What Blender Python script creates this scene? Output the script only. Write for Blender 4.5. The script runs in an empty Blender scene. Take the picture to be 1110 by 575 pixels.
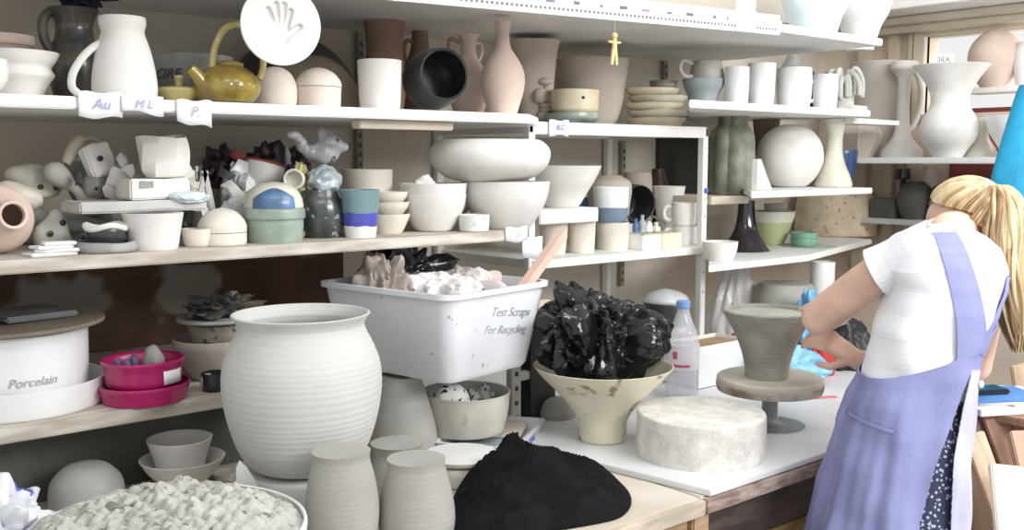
import bpy, bmesh, random
from math import *
from mathutils import Vector, Matrix, noise
random.seed(7)
C = bpy.context.scene.collection
# ------------------------------------------------------------------ camera
F=1080.; CX=555.; CY=287.5; H=1.5            # focal length and optical centre in pixels of the 1110x575 frame
PIT=atan(113.5/F); AZ=atan(1295/sqrt(F*F+113.5**2))
KY=cos(AZ)/.56064; KD=F/870.                   # depth rows were paced out in these units
fw=Vector((cos(AZ)*cos(PIT),sin(AZ)*cos(PIT),-sin(PIT))); rt=Vector((sin(AZ),-cos(AZ),0)); up=rt.cross(fw)
EYE=Vector((0,0,H))
def ray(px,py): return fw+rt*((px-CX)/F)-up*((py-CY)/F)
def aty_r(px,py,Y): d=ray(px,py); return EYE+d*(Y/d.y)
def aty(px,py,Y): return aty_r(px,py,Y*KY)
def NX(X): return 1.0813*X+.40
def atx(px,py,X): d=ray(px,py); return EYE+d*(NX(X)/d.x)
def atz(px,py,z): d=ray(px,py); return EYE+d*((z-H)/d.z)
def atd(px,py,D): return EYE+ray(px,py)*D*KD
def depth(p): return (Vector(p)-EYE).dot(fw)
def x_at_r(px,Y,z):
    u=(px-CX)/F; dz=z-H
    return (u*(Y*fw.y+dz*fw.z)-Y*rt.y)/(rt.x-u*fw.x)
def x_at(px,Y,z): return x_at_r(px,Y*KY,z)
def z_at(py,X,Yr):
    v=-(py-CY)/F
    return H+(v*(X*fw.x+Yr*fw.y)-X*up.x-Yr*up.y)/(up.z-v*fw.z)
cam=bpy.data.cameras.new('camera'); cam.sensor_width=36; cam.lens=36*F/1110.; cam.clip_start=.05
co=bpy.data.objects.new('camera',cam); C.objects.link(co)
co.matrix_world=Matrix(((rt.x,up.x,-fw.x,0),(rt.y,up.y,-fw.y,0),(rt.z,up.z,-fw.z,H),(0,0,0,1)))
bpy.context.scene.camera=co
# ------------------------------------------------------------------ materials
MATS={}
def M(name,col,rough=.7,var=.06,scale=6.,bump=.0,bscale=40.,coat=0.,metal=0.,col2=None,trans=0.,alpha=1.,spots=None,ior=1.5,mid=(.4,.65),stretch=None,sss=0.,spec=.5):
    if name in MATS: return MATS[name]
    m=bpy.data.materials.new(name); m.use_nodes=True; nt=m.node_tree; b=nt.nodes['Principled BSDF']
    N=nt.nodes.new; L=nt.links.new
    tc=N('ShaderNodeTexCoord'); src=tc.outputs['Object']
    if stretch:
        mp=N('ShaderNodeMapping'); mp.inputs['Scale'].default_value=stretch; L(src,mp.inputs[0]); src=mp.outputs[0]
    nz=N('ShaderNodeTexNoise'); nz.inputs['Scale'].default_value=scale; nz.inputs['Detail'].default_value=6
    L(src,nz.inputs['Vector'])
    c=Vector(col); c2=Vector(col2) if col2 else c*(1-var*3)
    c1=c if col2 else c*(1+var)
    rp=N('ShaderNodeValToRGB'); rp.color_ramp.elements[0].position=mid[0]; rp.color_ramp.elements[1].position=mid[1]
    rp.color_ramp.elements[0].color=(*c2,1); rp.color_ramp.elements[1].color=(*[min(1,x) for x in c1],1)
    L(nz.outputs['Fac'],rp.inputs[0]); out=rp.outputs[0]
    if spots:
        scol,sscale,th=spots
        n2=N('ShaderNodeTexNoise'); n2.inputs['Scale'].default_value=sscale; n2.inputs['Detail'].default_value=3
        L(tc.outputs['Object'],n2.inputs['Vector'])
        r2=N('ShaderNodeValToRGB'); r2.color_ramp.elements[0].position=th; r2.color_ramp.elements[1].position=th+.04
        L(n2.outputs['Fac'],r2.inputs[0])
        mx=N('ShaderNodeMix'); mx.data_type='RGBA'; L(r2.outputs[0],mx.inputs[0]); L(out,mx.inputs[6]); mx.inputs[7].default_value=(*scol,1); out=mx.outputs[2]
    L(out,b.inputs['Base Color'])
    b.inputs['Roughness'].default_value=rough; b.inputs['Metallic'].default_value=metal; b.inputs['IOR'].default_value=ior
    b.inputs['Specular IOR Level'].default_value=spec; b.inputs['Coat Weight'].default_value=coat; b.inputs['Coat Roughness'].default_value=.08
    b.inputs['Transmission Weight'].default_value=trans; b.inputs['Alpha'].default_value=alpha
    if sss: b.inputs['Subsurface Weight'].default_value=sss; b.inputs['Subsurface Radius'].default_value=(.02,.008,.004)
    if bump:
        n3=N('ShaderNodeTexNoise'); n3.inputs['Scale'].default_value=bscale; n3.inputs['Detail'].default_value=5; L(src,n3.inputs['Vector'])
        bp=N('ShaderNodeBump'); bp.inputs['Strength'].default_value=bump; bp.inputs['Distance'].default_value=.01
        L(n3.outputs['Fac'],bp.inputs['Height']); L(bp.outputs[0],b.inputs['Normal'])
    MATS[name]=m; return m
def two_tone(name,lo,hi,z,axis='Z',rough=.4,soft=.01,coat=.0,bands=None):
    """glaze bands by the thing's own height"""
    m=bpy.data.materials.new(name); m.use_nodes=True; nt=m.node_tree; b=nt.nodes['Principled BSDF']; N=nt.nodes.new; L=nt.links.new
    tc=N('ShaderNodeTexCoord'); sp=N('ShaderNodeSeparateXYZ'); L(tc.outputs['Object'],sp.inputs[0])
    nz=N('ShaderNodeTexNoise'); nz.inputs['Scale'].default_value=30; L(tc.outputs['Object'],nz.inputs['Vector'])
    ma=N('ShaderNodeMath'); ma.operation='MULTIPLY_ADD'; L(nz.outputs['Fac'],ma.inputs[0]); ma.inputs[1].default_value=.012; L(sp.outputs[axis],ma.inputs[2])
    mr=N('ShaderNodeMapRange'); mr.inputs['From Min'].default_value=-.1; mr.inputs['From Max'].default_value=.4; L(ma.outputs[0],mr.inputs['Value'])
    rp=N('ShaderNodeValToRGB'); els=rp.color_ramp.elements
    seq=bands or [(-.1,lo),(z,hi)]
    while len(els)>1: els.remove(els[0])
    rp.color_ramp.interpolation='CONSTANT'
    els[0].position=0; els[0].color=(*seq[0][1],1)
    for zz,c in seq[1:]:
        e=els.new((zz+.006+.1)/.5); e.color=(*c,1)
    L(mr.outputs[0],rp.inputs[0]); L(rp.outputs[0],b.inputs['Base Color']); b.inputs['Roughness'].default_value=rough; b.inputs['Coat Weight'].default_value=coat
    return m
white=M('white_clay',(.77,.75,.715),.75,.03,9,.06,60)
whiteg=M('white_glaze',(.86,.855,.84),.3,.02,6,.03,25,coat=.3)
cream=M('cream_clay',(.74,.70,.60),.75,.05,9,.08,50)
creamy=M('cream_glaze',(.70,.68,.57),.4,.05,8,.05,30,coat=.2)
bisque=M('bisque_pink',(.74,.585,.50),.85,.05,7,.06,60)
bisquel=M('bisque_pale',(.78,.68,.60),.85,.05,7,.06,60)
beige=M('beige_clay',(.58,.51,.43),.85,.05,6,.08,60)
terra=M('terracotta',(.34,.215,.16),.85,.08,6,.08,60)
greyclay=M('grey_leather_clay',(.385,.375,.345),.65,.05,5,.08,40)
vasec=M('vase_drying_clay',(.585,.58,.555),.7,.025,4,.05,50)
darkclay=M('wet_throwing_clay',(.36,.35,.305),.6,.08,12,.15,60)
blackg=M('black_glaze',(.035,.038,.042),.3,.1,8,.03,30,coat=.3)
oliveg=M('olive_glaze',(.36,.275,.035),.18,.12,14,.04,30,coat=.7,col2=(.20,.13,.02))
olivel=M('olive_yellow_glaze',(.50,.43,.17),.3,.1,14,.04,30,coat=.4)
stonew=M('brown_stoneware',(.13,.105,.07),.35,.15,18,.05,30,coat=.4,col2=(.045,.05,.055))
greyblue=M('grey_blue_glaze',(.40,.46,.48),.4,.07,10,.03,30,coat=.3)
paleblue=M('pale_blue_glaze',(.70,.80,.83),.3,.05,8,.03,30,coat=.4)
yellowslab=M('yellow_stoneware',(.66,.52,.30),.6,.1,12,.08,40,col2=(.72,.66,.52))
greyware=M('grey_ware',(.36,.36,.34),.6,.1,12,.08,40)
greencel=M('celadon_green',(.22,.42,.31),.3,.06,10,.03,30,coat=.4)
greensoft=M('sage_green_glaze',(.33,.40,.34),.4,.08,14,.05,30,coat=.3)
limeg=M('lime_green_glaze',(.50,.56,.30),.4,.08,12,.04,30,coat=.2)
blueg=M('blue_glaze',(.10,.20,.38),.35,.15,12,.03,30,coat=.3)
purpleblk=M('purple_black_glaze',(.035,.025,.04),.12,.2,10,.03,30,coat=.8)
paint_white=M('white_shelf_paint',(.83,.825,.80),.5,.03,4,.03,30)
paint_cream=M('cream_paint',(.72,.65,.53),.55,.05,4,.03,30)
board=M('dusty_shelf_board',(.62,.60,.55),.7,.08,7,.06,40,col2=(.45,.40,.33),stretch=(1,6,6))
boardedge=M('worn_board',(.62,.59,.53),.75,.1,7,.1,40,col2=(.42,.37,.30),stretch=(1,5,5))
steel=M('slotted_steel',(.62,.61,.55),.5,.08,10,.05,40,spots=((.16,.13,.1),60,.66))
darksteel=M('dark_steel',(.10,.095,.085),.5,.1,10)
plastic=M('white_plastic',(.78,.80,.83),.35,.03,5,.02,20,coat=.1,spots=((.45,.38,.36),45,.69))
plasticb=M('white_bucket_plastic',(.80,.80,.79),.35,.03,5,.02,20,spots=((.5,.46,.4),40,.74))
creampl=M('cream_plastic',(.78,.735,.57),.4,.05,5,.03,20,spots=((.30,.24,.12),15,.60))
magenta=M('magenta_plastic',(.42,.012,.12),.3,.06,6,.02,20,coat=.3)
plaster=M('plaster',(.74,.72,.665),.85,.07,22,.12,60,spots=((.69,.67,.615),95,.57))
scrap=M('clay_scraps',(.51,.505,.455),.85,.06,20,.6,90,spots=((.20,.20,.16),55,.62))
blackcloth=M('black_cloth',(.010,.010,.012),.95,.1,20,.08,120,spec=.12)
blackplastic=M('black_bin_liner',(.008,.008,.010),.16,.1,9,.12,30)
clearbag=M('clear_polythene',(.80,.80,.80),.25,.03,9,.2,25,alpha=.55)
pinkbag=M('pinkish_polythene',(.74,.66,.64),.35,.1,12,.3,30,col2=(.80,.79,.78))
brownbag=M('brown_polythene',(.42,.36,.32),.5,.1,12,.3,30)
paper=M('white_paper',(.86,.86,.87),.7,.02,6)
card=M('cardboard',(.46,.31,.13),.8,.08,6,.05,30)
wood=M('plain_wood',(.48,.33,.20),.7,.1,6,.08,30,col2=(.34,.22,.13),stretch=(1,8,8))
palewood=M('pale_offcut_wood',(.68,.53,.38),.7,.1,6,.08,30,col2=(.5,.36,.24),stretch=(8,8,1))
redwood=M('reddish_offcut_wood',(.38,.22,.15),.7,.1,6,.08,30,col2=(.26,.15,.1),stretch=(8,8,1))
darkwood=M('dark_stained_wood',(.085,.062,.05),.6,.15,6,.08,30,stretch=(1,6,6))
chipwood=M('scraped_table_edge',(.22,.145,.12),.75,.2,16,.12,40,col2=(.46,.37,.31),stretch=(1,5,5))
tabletop=M('white_worktop',(.73,.735,.745),.4,.03,4,.03,20,spots=((.68,.62,.54),14,.68))
tableboard=M('cream_worktop_board',(.66,.61,.52),.55,.05,4,.05,30,col2=(.58,.51,.42))
skin=M('skin',(.80,.54,.41),.5,.05,12,.03,60,sss=.15)
blueink=M('blue_ink',(.10,.14,.50),.6)
blackink=M('black_ink',(.05,.05,.08),.6)
# ------------------------------------------------------------------ object helpers
NAMES={}
def link(name,me,mat=None,parent=None,loc=None,rot=None,sharp=35):
    o=bpy.data.objects.new(name,me); C.objects.link(o)
    if mat: me.materials.clear(); me.materials.append(mat)
    if loc is not None: o.location=loc
    if rot is not None: o.rotation_euler=rot
    if parent is not None:
        o.parent=parent
    if sharp:
        me.shade_smooth(); me.set_sharp_from_angle(angle=radians(sharp))
    return o
def bm_obj(name,bm,mat=None,parent=None,loc=None,rot=None,sharp=35,fix=True):
    if fix: bmesh.ops.recalc_face_normals(bm,faces=bm.faces)
    me=bpy.data.meshes.new(name); bm.to_mesh(me); bm.free()
    return link(name,me,mat,parent,loc,rot,sharp)
def tag(o,label,cat,group=None):
    o['label']=label; o['category']=cat
    if group: o['group']=group
    return o
def struct(o): o['kind']='structure'; return o
def empty(name,loc,label=None,cat=None,group=None,rz=0):
    o=bpy.data.objects.new(name,None); C.objects.link(o); o.location=loc; o.rotation_euler=(0,0,rz); o.empty_display_size=.05
    if label: tag(o,label,cat,group)
    return o
def into(child,parent):
    """parent a world-placed mesh under a thing without moving it (unrotated parents)"""
    child.parent=parent; child.location=Vector(child.location)-Vector(parent.location); return child
def cr(pts,sub=5):
    """catmull-rom through tuples"""
    if len(pts)<3: return [Vector(p) for p in pts]
    P=[Vector(p) for p in pts]; P=[P[0]*2-P[1]]+P+[P[-1]*2-P[-2]]; out=[]
    for i in range(1,len(P)-2):
        a,b,c,d=P[i-1:i+3]
        for k in range(sub):
            t=k/sub
            out.append(.5*((2*b)+(c-a)*t+(2*a-5*b+4*c-d)*t*t+(3*b-a-3*c+d)*t**3))
    out.append(P[-2]); return out
def lathe_bm(prof,open_=None,seg=48,sub=5,lobes=0,lobe_a=0,ridge=0,ridge_p=.012,wob=0,lin=False,seed=0):
    """prof [(z,r)] bottom to top in metres; open_=wall thickness makes it hollow"""
    pr=[Vector((a,b)) for a,b in prof] if lin else cr([(a,b) for a,b in prof],sub)
    pr=[(p[0],max(p[1],0.0)) for p in pr]
    if ridge:
        z0,z1=pr[0][0],pr[-1][0]; n=int((z1-z0)/.0025)
        q=[]; 
        for i in range(n+1):
            z=z0+(z1-z0)*i/n
            for a,b in zip(pr,pr[1:]):
                if (a[0]-z)*(b[0]-z)<=0 and a[0]!=b[0]:
                    r=a[1]+(b[1]-a[1])*(z-a[0])/(b[0]-a[0]); break
            q.append((z,r+ridge*sin(2*pi*z/ridge_p+1.7*sin(z*60))))
        pr=q
    ring=[(pr[0][0],0)]+pr
    if open_:
        t=open_; z0=pr[0][0]
        inner=[(z,max(r-t,.001)) for z,r in reversed(pr) if z>z0+t*1.5]
        zt,rtop=pr[-1]
        ring+= [(zt+t*.25,rtop-t*.5)]+inner+[(z0+t*1.5,0)]
    else:
        if ring[-1][1]>1e-5: ring.append((ring[-1][0],0))
    bm=bmesh.new(); rows=[]
    for z,r in ring:
        if r<=1e-5: rows.append([bm.verts.new((0,0,z))]); continue
        row=[]
        for i in range(seg):
            a=2*pi*i/seg; rr=r*(1+lobe_a*abs(sin(a*lobes/2)) if lobes else 1)
            v=Vector((rr*cos(a),rr*sin(a),z))
            if wob:
                n=noise.noise_vector(v*14+Vector((seed*3.1,seed*1.7,seed)))*wob; v+=n if z>prof[0][0]+.004 else Vector((n.x,n.y,0))
            row.append(bm.verts.new(v))
        rows.append(row)
    for a,b in zip(rows,rows[1:]):
        if len(a)==1 and len(b)==1: continue
        for i in range(seg):
            j=(i+1)%seg
            if len(a)==1: bm.faces.new((a[0],b[j],b[i]))
            elif len(b)==1: bm.faces.new((a[i],a[j],b[0]))
            else: bm.faces.new((a[i],a[j],b[j],b[i]))
    return bm
def pot(name,label,cat,cx,Y,prof,mat,z=None,group=None,t=None,parent=None,**k):
    """round pot: prof [(pixel y, pixel half width)] bottom to top, standing at depth Y on height z"""
    if z is None:
        p=aty(cx,prof[0][0],Y); z=p.z
    z+=.0006; X=x_at(cx,Y,z); Y=Y*KY; pr=[]
    for i,(py,hw) in enumerate(prof):
        zz=z if i==0 else z_at(py,X,Y)
        pr.append((zz-z,hw*depth((X,Y,zz))/F))
    for i in range(1,len(pr)):
        if pr[i][0]<=pr[i-1][0]: pr[i]=(pr[i-1][0]+.0005,pr[i][1])
    o=bm_obj(name,lathe_bm(pr,open_=t,**k),mat,None,(X,Y,z))
    if parent: into(o,parent)
    elif label: tag(o,label,cat,group)
    o['_h']=pr[-1][0]; o['_r']=max(r for _,r in pr)
    return o
def top(o): return o.location.z+o['_h']
def tube_bm(pts,r,seg=10,sub=6,bm=None,flat=1.):
    pl=cr(pts,sub) if sub>1 else [Vector(p) for p in pts]; n=len(pl)
    rr=r if callable(r) else (lambda t:r)
    bm=bm or bmesh.new(); rows=[]; prev=None
    for i,p in enumerate(pl):
        d=(pl[min(i+1,n-1)]-pl[max(i-1,0)]).normalized()
        if prev is None:
            a=d.orthogonal().normalized()
        else: a=(prev-d*prev.dot(d)).normalized()
        prev=a; b=d.cross(a); q=rr(i/(n-1))
        rows.append([bm.verts.new(p+a*cos(2*pi*k/seg)*q+b*sin(2*pi*k/seg)*q*flat) for k in range(seg)])
    for A,B in zip(rows,rows[1:]):
        for k in range(seg): bm.faces.new((A[k],A[(k+1)%seg],B[(k+1)%seg],B[k]))
    bm.faces.new(rows[0]); bm.faces.new(rows[-1]); return bm
def handle(name,pts,r,mat,parent,flat=1.):
    """pts [(px,py)] or world vectors, at the parent's own depth"""
    Y=parent.location.y
    W=[aty_r(p[0],p[1],p[2] if len(p)>2 else Y)-parent.location for p in pts]
    return bm_obj(name,tube_bm(W,r,flat=flat),mat,parent)
def box_bm(lo,hi,bev=.002,bm=None,seg=2):
    nb=bmesh.new(); bmesh.ops.create_cube(nb,size=1)
    lo=Vector(lo);hi=Vector(hi)
    for v in nb.verts: v.co=Vector([(lo[i]+hi[i])/2+v.co[i]*(hi[i]-lo[i]) for i in range(3)])
    if bev: bmesh.ops.bevel(nb,geom=nb.edges[:],offset=bev,segments=seg,affect='EDGES')
    if bm is None: return nb
    me=bpy.data.meshes.new('t'); nb.to_mesh(me); nb.free(); bm.from_mesh(me); bpy.data.meshes.remove(me); return bm
def box(name,lo,hi,mat,bev=.002,parent=None,label=None,cat=None,group=None):
    """world box; the origin sits at its base centre"""
    lo=Vector(lo);hi=Vector(hi); c=Vector(((lo.x+hi.x)/2,(lo.y+hi.y)/2,lo.z))
    o=bm_obj(name,box_bm(lo-c,hi-c,bev),mat,None,c)
    if parent: into(o,parent)
    if label: tag(o,label,cat,group)
    return o
def rbox(name,size,loc,rot,mat,bev=.002,parent=None,label=None,cat=None,group=None):
    """rotated box whose origin is its base centre"""
    sx,sy,sz=size
    o=bm_obj(name,box_bm((-sx/2,-sy/2,0),(sx/2,sy/2,sz),bev),mat,parent,loc,rot)
    if label: tag(o,label,cat,group)
    return o
def lump_bm(rx,ry,rz,amp=.15,freq=3.,seed=0,sub=4,flatbase=True,ridged=False,oct_=3,drape=1.):
    bm=bmesh.new(); bmesh.ops.create_icosphere(bm,subdivisions=sub,radius=1)
    for v in bm.verts:
        n=v.co.normalized(); s=0; a=1; f=freq; ns=Vector((n.x,n.y,n.z*drape))
        for k in range(oct_):
            q=noise.noise(ns*f+Vector((seed*7.3,seed*3.1,seed*5.7)))
            s+=a*((abs(q)*3.0-.55) if ridged else q); a*=(.34 if ridged else .5); f*=2.1
        v.co=n*(1+amp*s)
        v.co=Vector((v.co.x*rx,v.co.y*ry,v.co.z*rz))
        if flatbase: v.co.z=max(v.co.z,-rz*.72)
    zmin=min(v.co.z for v in bm.verts)
    for v in bm.verts: v.co.z-=zmin
    return bm
def lump(name,label,cat,px,Y,z,rx,ry,rz,mat,group=None,rot=None,parent=None,px_units=True,**k):
    """rounded irregular object on height z; radii in pixels across (rx), up (rz), metres deep (ry)"""
    z+=.0006; X=x_at(px,Y,z); Y=Y*KY; s=depth((X,Y,z))/F
    o=bm_obj(name,lump_bm(rx*s,ry,rz*s,**k),mat,None,(X,Y,z),rot)
    if parent: into(o,parent)
    elif label: tag(o,label,cat,group)
    o['_h']=max(v.co.z for v in o.data.vertices)
    return o
def text_mesh(txt,size,th=.0006):
    cu=bpy.data.curves.new('lettering','FONT'); cu.body=txt; cu.size=size; cu.extrude=th; cu.align_x='CENTER'; cu.align_y='CENTER'; cu.shear=.25
    ob=bpy.data.objects.new('lettering',cu); C.objects.link(ob)
    dg=bpy.context.evaluated_depsgraph_get(); me=bpy.data.meshes.new_from_object(ob.evaluated_get(dg))
    bpy.data.objects.remove(ob); bpy.data.curves.remove(cu); return me
def plate_bm(outline,th,axis='y'):
    """extruded outline [(x,z)] thickness th along +y"""
    bm=bmesh.new()
    f=[bm.verts.new((x,0,z)) for x,z in outline]; b=[bm.verts.new((x,th,z)) for x,z in outline]
    bm.faces.new(f); bm.faces.new(list(reversed(b))); n=len(f)
    for i in range(n): bm.faces.new((f[i],f[(i+1)%n],b[(i+1)%n],b[i]))
    bmesh.ops.triangulate(bm,faces=[x for x in bm.faces if len(x.verts)>4])
    return bm
def remesh(bm,vox,name,smooth=0):
    me=bpy.data.meshes.new(name); bm.to_mesh(me); bm.free()
    ob=bpy.data.objects.new(name,me); C.objects.link(ob)
    md=ob.modifiers.new('r','REMESH'); md.mode='VOXEL'; md.voxel_size=vox
    if smooth: s=ob.modifiers.new('s','SMOOTH'); s.iterations=smooth; s.factor=.5
    dg=bpy.context.evaluated_depsgraph_get(); m2=bpy.data.meshes.new_from_object(ob.evaluated_get(dg))
    bpy.data.objects.remove(ob); bpy.data.meshes.remove(me); return m2
def ball(bm,c,r,seg=20,rot=None):
    r=Vector(r) if not isinstance(r,(int,float)) else Vector((r,r,r))
    mt=Matrix.Translation(c)@(rot.to_4x4() if rot else Matrix())@Matrix.Diagonal((*r,1))
    m=seg//2+2; V=bm.verts.new; top_=V(mt@Vector((0,0,1))); bot_=V(mt@Vector((0,0,-1)))
    rows=[[V(mt@Vector((sin(pi*j/m)*cos(2*pi*k/seg),sin(pi*j/m)*sin(2*pi*k/seg),cos(pi*j/m)))) for k in range(seg)] for j in range(1,m)]
    for k in range(seg):
        l=(k+1)%seg; bm.faces.new((top_,rows[0][k],rows[0][l])); bm.faces.new((bot_,rows[-1][l],rows[-1][k]))
        for A,B in zip(rows,rows[1:]): bm.faces.new((A[k],B[k],B[l],A[l]))

# PARTS_FOLLOW
# ------------------------------------------------------------------ setting
WY=2.76; EX=NX(3.56); SF=1.8*KY; UY=1.97*KY
wallm=M('wall_paint',(.66,.60,.51),.85,.06,3,.05,25,col2=(.59,.535,.45))
brownm=M('brown_hardboard',(.12,.066,.046),.8,.1,7,.06,30,spots=((.26,.235,.20),3.6,.56))
greym=M('dark_grey_board',(.11,.11,.10),.8,.12,5,.05,30)
endm=M('cream_wall',(.80,.69,.57),.7,.03,4,.03,30)
redm=M('dark_red_panel',(.27,.062,.06),.6,.05,5,.03,30)
floorm=M('dusty_floor',(.30,.26,.22),.8,.1,5,.08,30,col2=(.2,.17,.14))
struct(box('wall_back',(-1.2,WY,0),(EX+.1,WY+.1,2.3),wallm,0))
struct(box('trim_1',(-1.2,WY-.012,.985),(x_at(372,2.4,1.15),WY,1.285),brownm,.001))
struct(box('trim_2',(-1.2,1.95*KY,.7705),(x_at(452,1.95,.9),1.96*KY,.954),greym,.001))
struct(box('floor',(-1.5,-1.,-.1),(EX+.1,WY+.1,0),floorm,0))
# end wall with window opening
wy1=atx(1005,60,3.56).y; wz0=1.70; wz1=atx(1050,36,3.56).z; wy0=1.05
bm=box_bm((EX,wy1,0),(EX+.1,WY,2.3),0); bm=box_bm((EX,-.6,0),(EX+.1,wy1,wz0),0,bm); bm=box_bm((EX,-.6,wz1),(EX+.1,wy1,2.3),0,bm); bm=box_bm((EX,-.6,wz0),(EX+.1,wy0,wz1),0,bm)
struct(bm_obj('wall_end',bm,endm))
struct(box('trim_3',(EX-.012,.5,1.22),(EX,atx(1032,150,3.56).y,1.72),redm,.001))
wf=empty('window_1',(EX,wy0,wz0)); struct(wf)
fr=box_bm((EX-.03,wy1,wz0-.03),(EX+.02,wy1+.05,wz1+.04),.002); fr=box_bm((EX-.03,wy0-.05,wz1),(EX+.02,wy1,wz1+.04),.002,fr); fr=box_bm((EX-.03,wy0-.05,wz0-.03),(EX+.02,wy0,wz1),.002,fr); fr=box_bm((EX-.03,wy0,wz0-.03),(EX+.02,wy1,wz0),.002,fr)
into(struct(bm_obj('window_frame',fr,paint_cream)),wf)
glass=M('window_glass',(.9,.95,.95),.05,0,4,alpha=.08)
into(struct(box('window_pane',(EX+.04,wy0,wz0),(EX+.045,wy1,wz1),glass,0)),wf)
# cream battens and cornice on the end wall
tr=box_bm((EX-.05,WY-.28,.9),(EX,WY-.22,2.2),.003); tr=box_bm((EX-.04,wy1+.12,.9),(EX,wy1+.165,2.2),.003,tr); tr=box_bm((EX-.03,wy1+.055,.9),(EX,wy1+.075,2.2),.002,tr)
struct(bm_obj('trim_4',tr,M('batten_paint',(.66,.56,.44),.6,.04,4)))
tr=box_bm((EX-.10,.5,2.055),(EX,WY,2.085),.004); tr=box_bm((EX-.16,.5,2.085),(EX,WY,2.115),.004,tr)
struct(bm_obj('trim_5',tr,paint_cream))
# ------------------------------------------------------------------ shelving on the long wall
S0,S1,S2,S3=1.93,1.625,1.31,.985
def slab_poly(pl,z0,z1,org=(0,0,0),bev=.003):
    bm=bmesh.new(); n=len(pl); a=[bm.verts.new((x,y,z0)) for x,y in pl]; c=[bm.verts.new((x,y,z1)) for x,y in pl]
    bm.faces.new(list(reversed(a))); bm.faces.new(c)
    for i in range(n): bm.faces.new((a[i],a[(i+1)%n],c[(i+1)%n],c[i]))
    bmesh.ops.translate(bm,verts=bm.verts[:],vec=-Vector(org)); bmesh.ops.bevel(bm,geom=bm.edges[:],offset=bev,segments=2,affect='EDGES'); return bm
def shelf(name,lo,hi,mat,label,brackets=(),bmat=None,cut=None):
    lo=Vector(lo);hi=Vector(hi)
    e=empty(name,((lo.x+hi.x)/2,(lo.y+hi.y)/2,lo.z),label,'shelf')
    if cut: bm_obj('board',slab_poly([(lo.x,lo.y),(hi.x,lo.y),(cut,lo.y+(cut-hi.x)*.9),(cut,hi.y),(lo.x,hi.y)],lo.z,hi.z,e.location),mat,e)
    else: box('board',lo,hi,mat,.003,e)
    for bx in brackets:
        y1=hi.y; z=lo.z; d=(hi.y-lo.y)*.8
        o=bm_obj('bracket',plate_bm([(0,0),(-d,0),(-d,-.018),(0,-.13)],.018),bmat or paint_cream,None)
        o.matrix_world=Matrix(((0,-1,0,bx),(1,0,0,y1),(0,0,1,z),(0,0,0,1))); o.location=Vector((bx,y1,z)); into(o,e)
    return e
shelf('wall_shelf',(-.9,SF,1.60),(x_at(574,1.8,1.62),WY-.002,S1),paint_white,'long white shelf board carrying the jugs, teapot and bisque bottles',(),paint_cream,x_at(574,1.8,1.62)+.16)
shelf('wall_shelf',(-.9,SF,1.283),(x_at(555,1.8,1.3),WY-.002,S2),boardedge,'dusty worn shelf board under the heap of discarded ceramics',(),paint_cream,x_at(555,1.8,1.3)+.19)
shelf('wall_shelf',(-.9,SF,.955),(x_at(528,1.8,.97),WY-.014,S3),boardedge,'worn lowest shelf board under the white tubs and magenta bowls',(),paint_cream)
Y0s=1.67*KY
shelf('wall_shelf',(-.9,Y0s,1.905),(x_at(957,1.67,1.92),WY-.002,S0),paint_white,'highest white shelf board with the pale blue pot at its end',(),paint_cream)
box('shelf_cleat',(x_at(390,1.845,1.59),1.845*KY,1.578),(x_at(492,1.845,1.59),1.88*KY,1.599),paint_cream,.003,None,'cream wooden cleat screwed under the front of the jug shelf','batten')
# perforated strip hung on the front of the highest shelf
YR=Y0s-.02; sx0,sx1=x_at_r(395,YR,1.86),x_at_r(846,YR,1.9); L_=sx1-sx0
zl,zr_=z_at(5,x_at_r(480,YR,1.85),YR),z_at(38,sx1,YR); sl_=(zr_-zl)/(sx1-x_at_r(480,YR,1.85))
e=empty('label_rail',(sx0,YR,zr_-sl_*L_),'white perforated label rail fixed along the highest shelf edge','rail')
ob=bm_obj('rail',box_bm((0,0,0),(L_,.016,.060),.002),whiteg,e)
bmk=bmesh.new(); bmr=bmesh.new(); x=.01
while x<L_-.02:
    box_bm((x,-.0008,.012),(x+.008,.001,.019),0,bmk); x+=.0155
x=.02
while x<L_-.05:
    w=random.choice((.012,.022,.03,.008)); box_bm((x,-.0008,.030),(x+w,.001,.030+random.choice((.006,.009))),0,bmk if random.random()<.7 else bmr); x+=w+random.uniform(.03,.09)
bm_obj('slots',bmk,M('slot_grey',(.16,.16,.19),.6),e,fix=False); bm_obj('printed_marks',bmr,M('faded_red_print',(.45,.2,.2),.6),e,fix=False)
xc=x_at_r(797,YR,1.9)-sx0; xd=x_at_r(818,YR,1.9)-sx0
bm_obj('card_label',box_bm((xc,-.004,.0),(xd,-.001,.10),.0008),paper,e)
e.rotation_euler=(0,-atan(sl_),0)
# slotted uprights screwed to the wall
def upright(px,py,z0,z1,label):
    p=aty_r(px,py,WY-.02); e=empty('shelf_upright',(p.x,WY-.012,z0),label,'bracket rail','slotted uprights on the long wall')
    bm_obj('rail',box_bm((-.011,-.011,0),(.011,.011,z1-z0),.002),M('upright_paint',(.30,.285,.24),.5,.05,8),e)
    b=bmesh.new(); z=.02
    while z<z1-z0-.02: box_bm((-.004,-.0125,z),(.004,-.010,z+.014),0,b); z+=.03
    bm_obj('slots',b,blackink,e,fix=False)
upright(391,40,S1+.001,1.90,'slotted steel upright behind the terracotta pot and white cylinder')
upright(390,165,S2+.001,1.598,'slotted steel upright between jug shelf and heap shelf')
upright(676,170,1.0,1.575,'slotted steel upright behind the white steel shelf unit')
upright(722,70,1.64,1.90,'slotted steel upright beside the small grey bowls')
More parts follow.
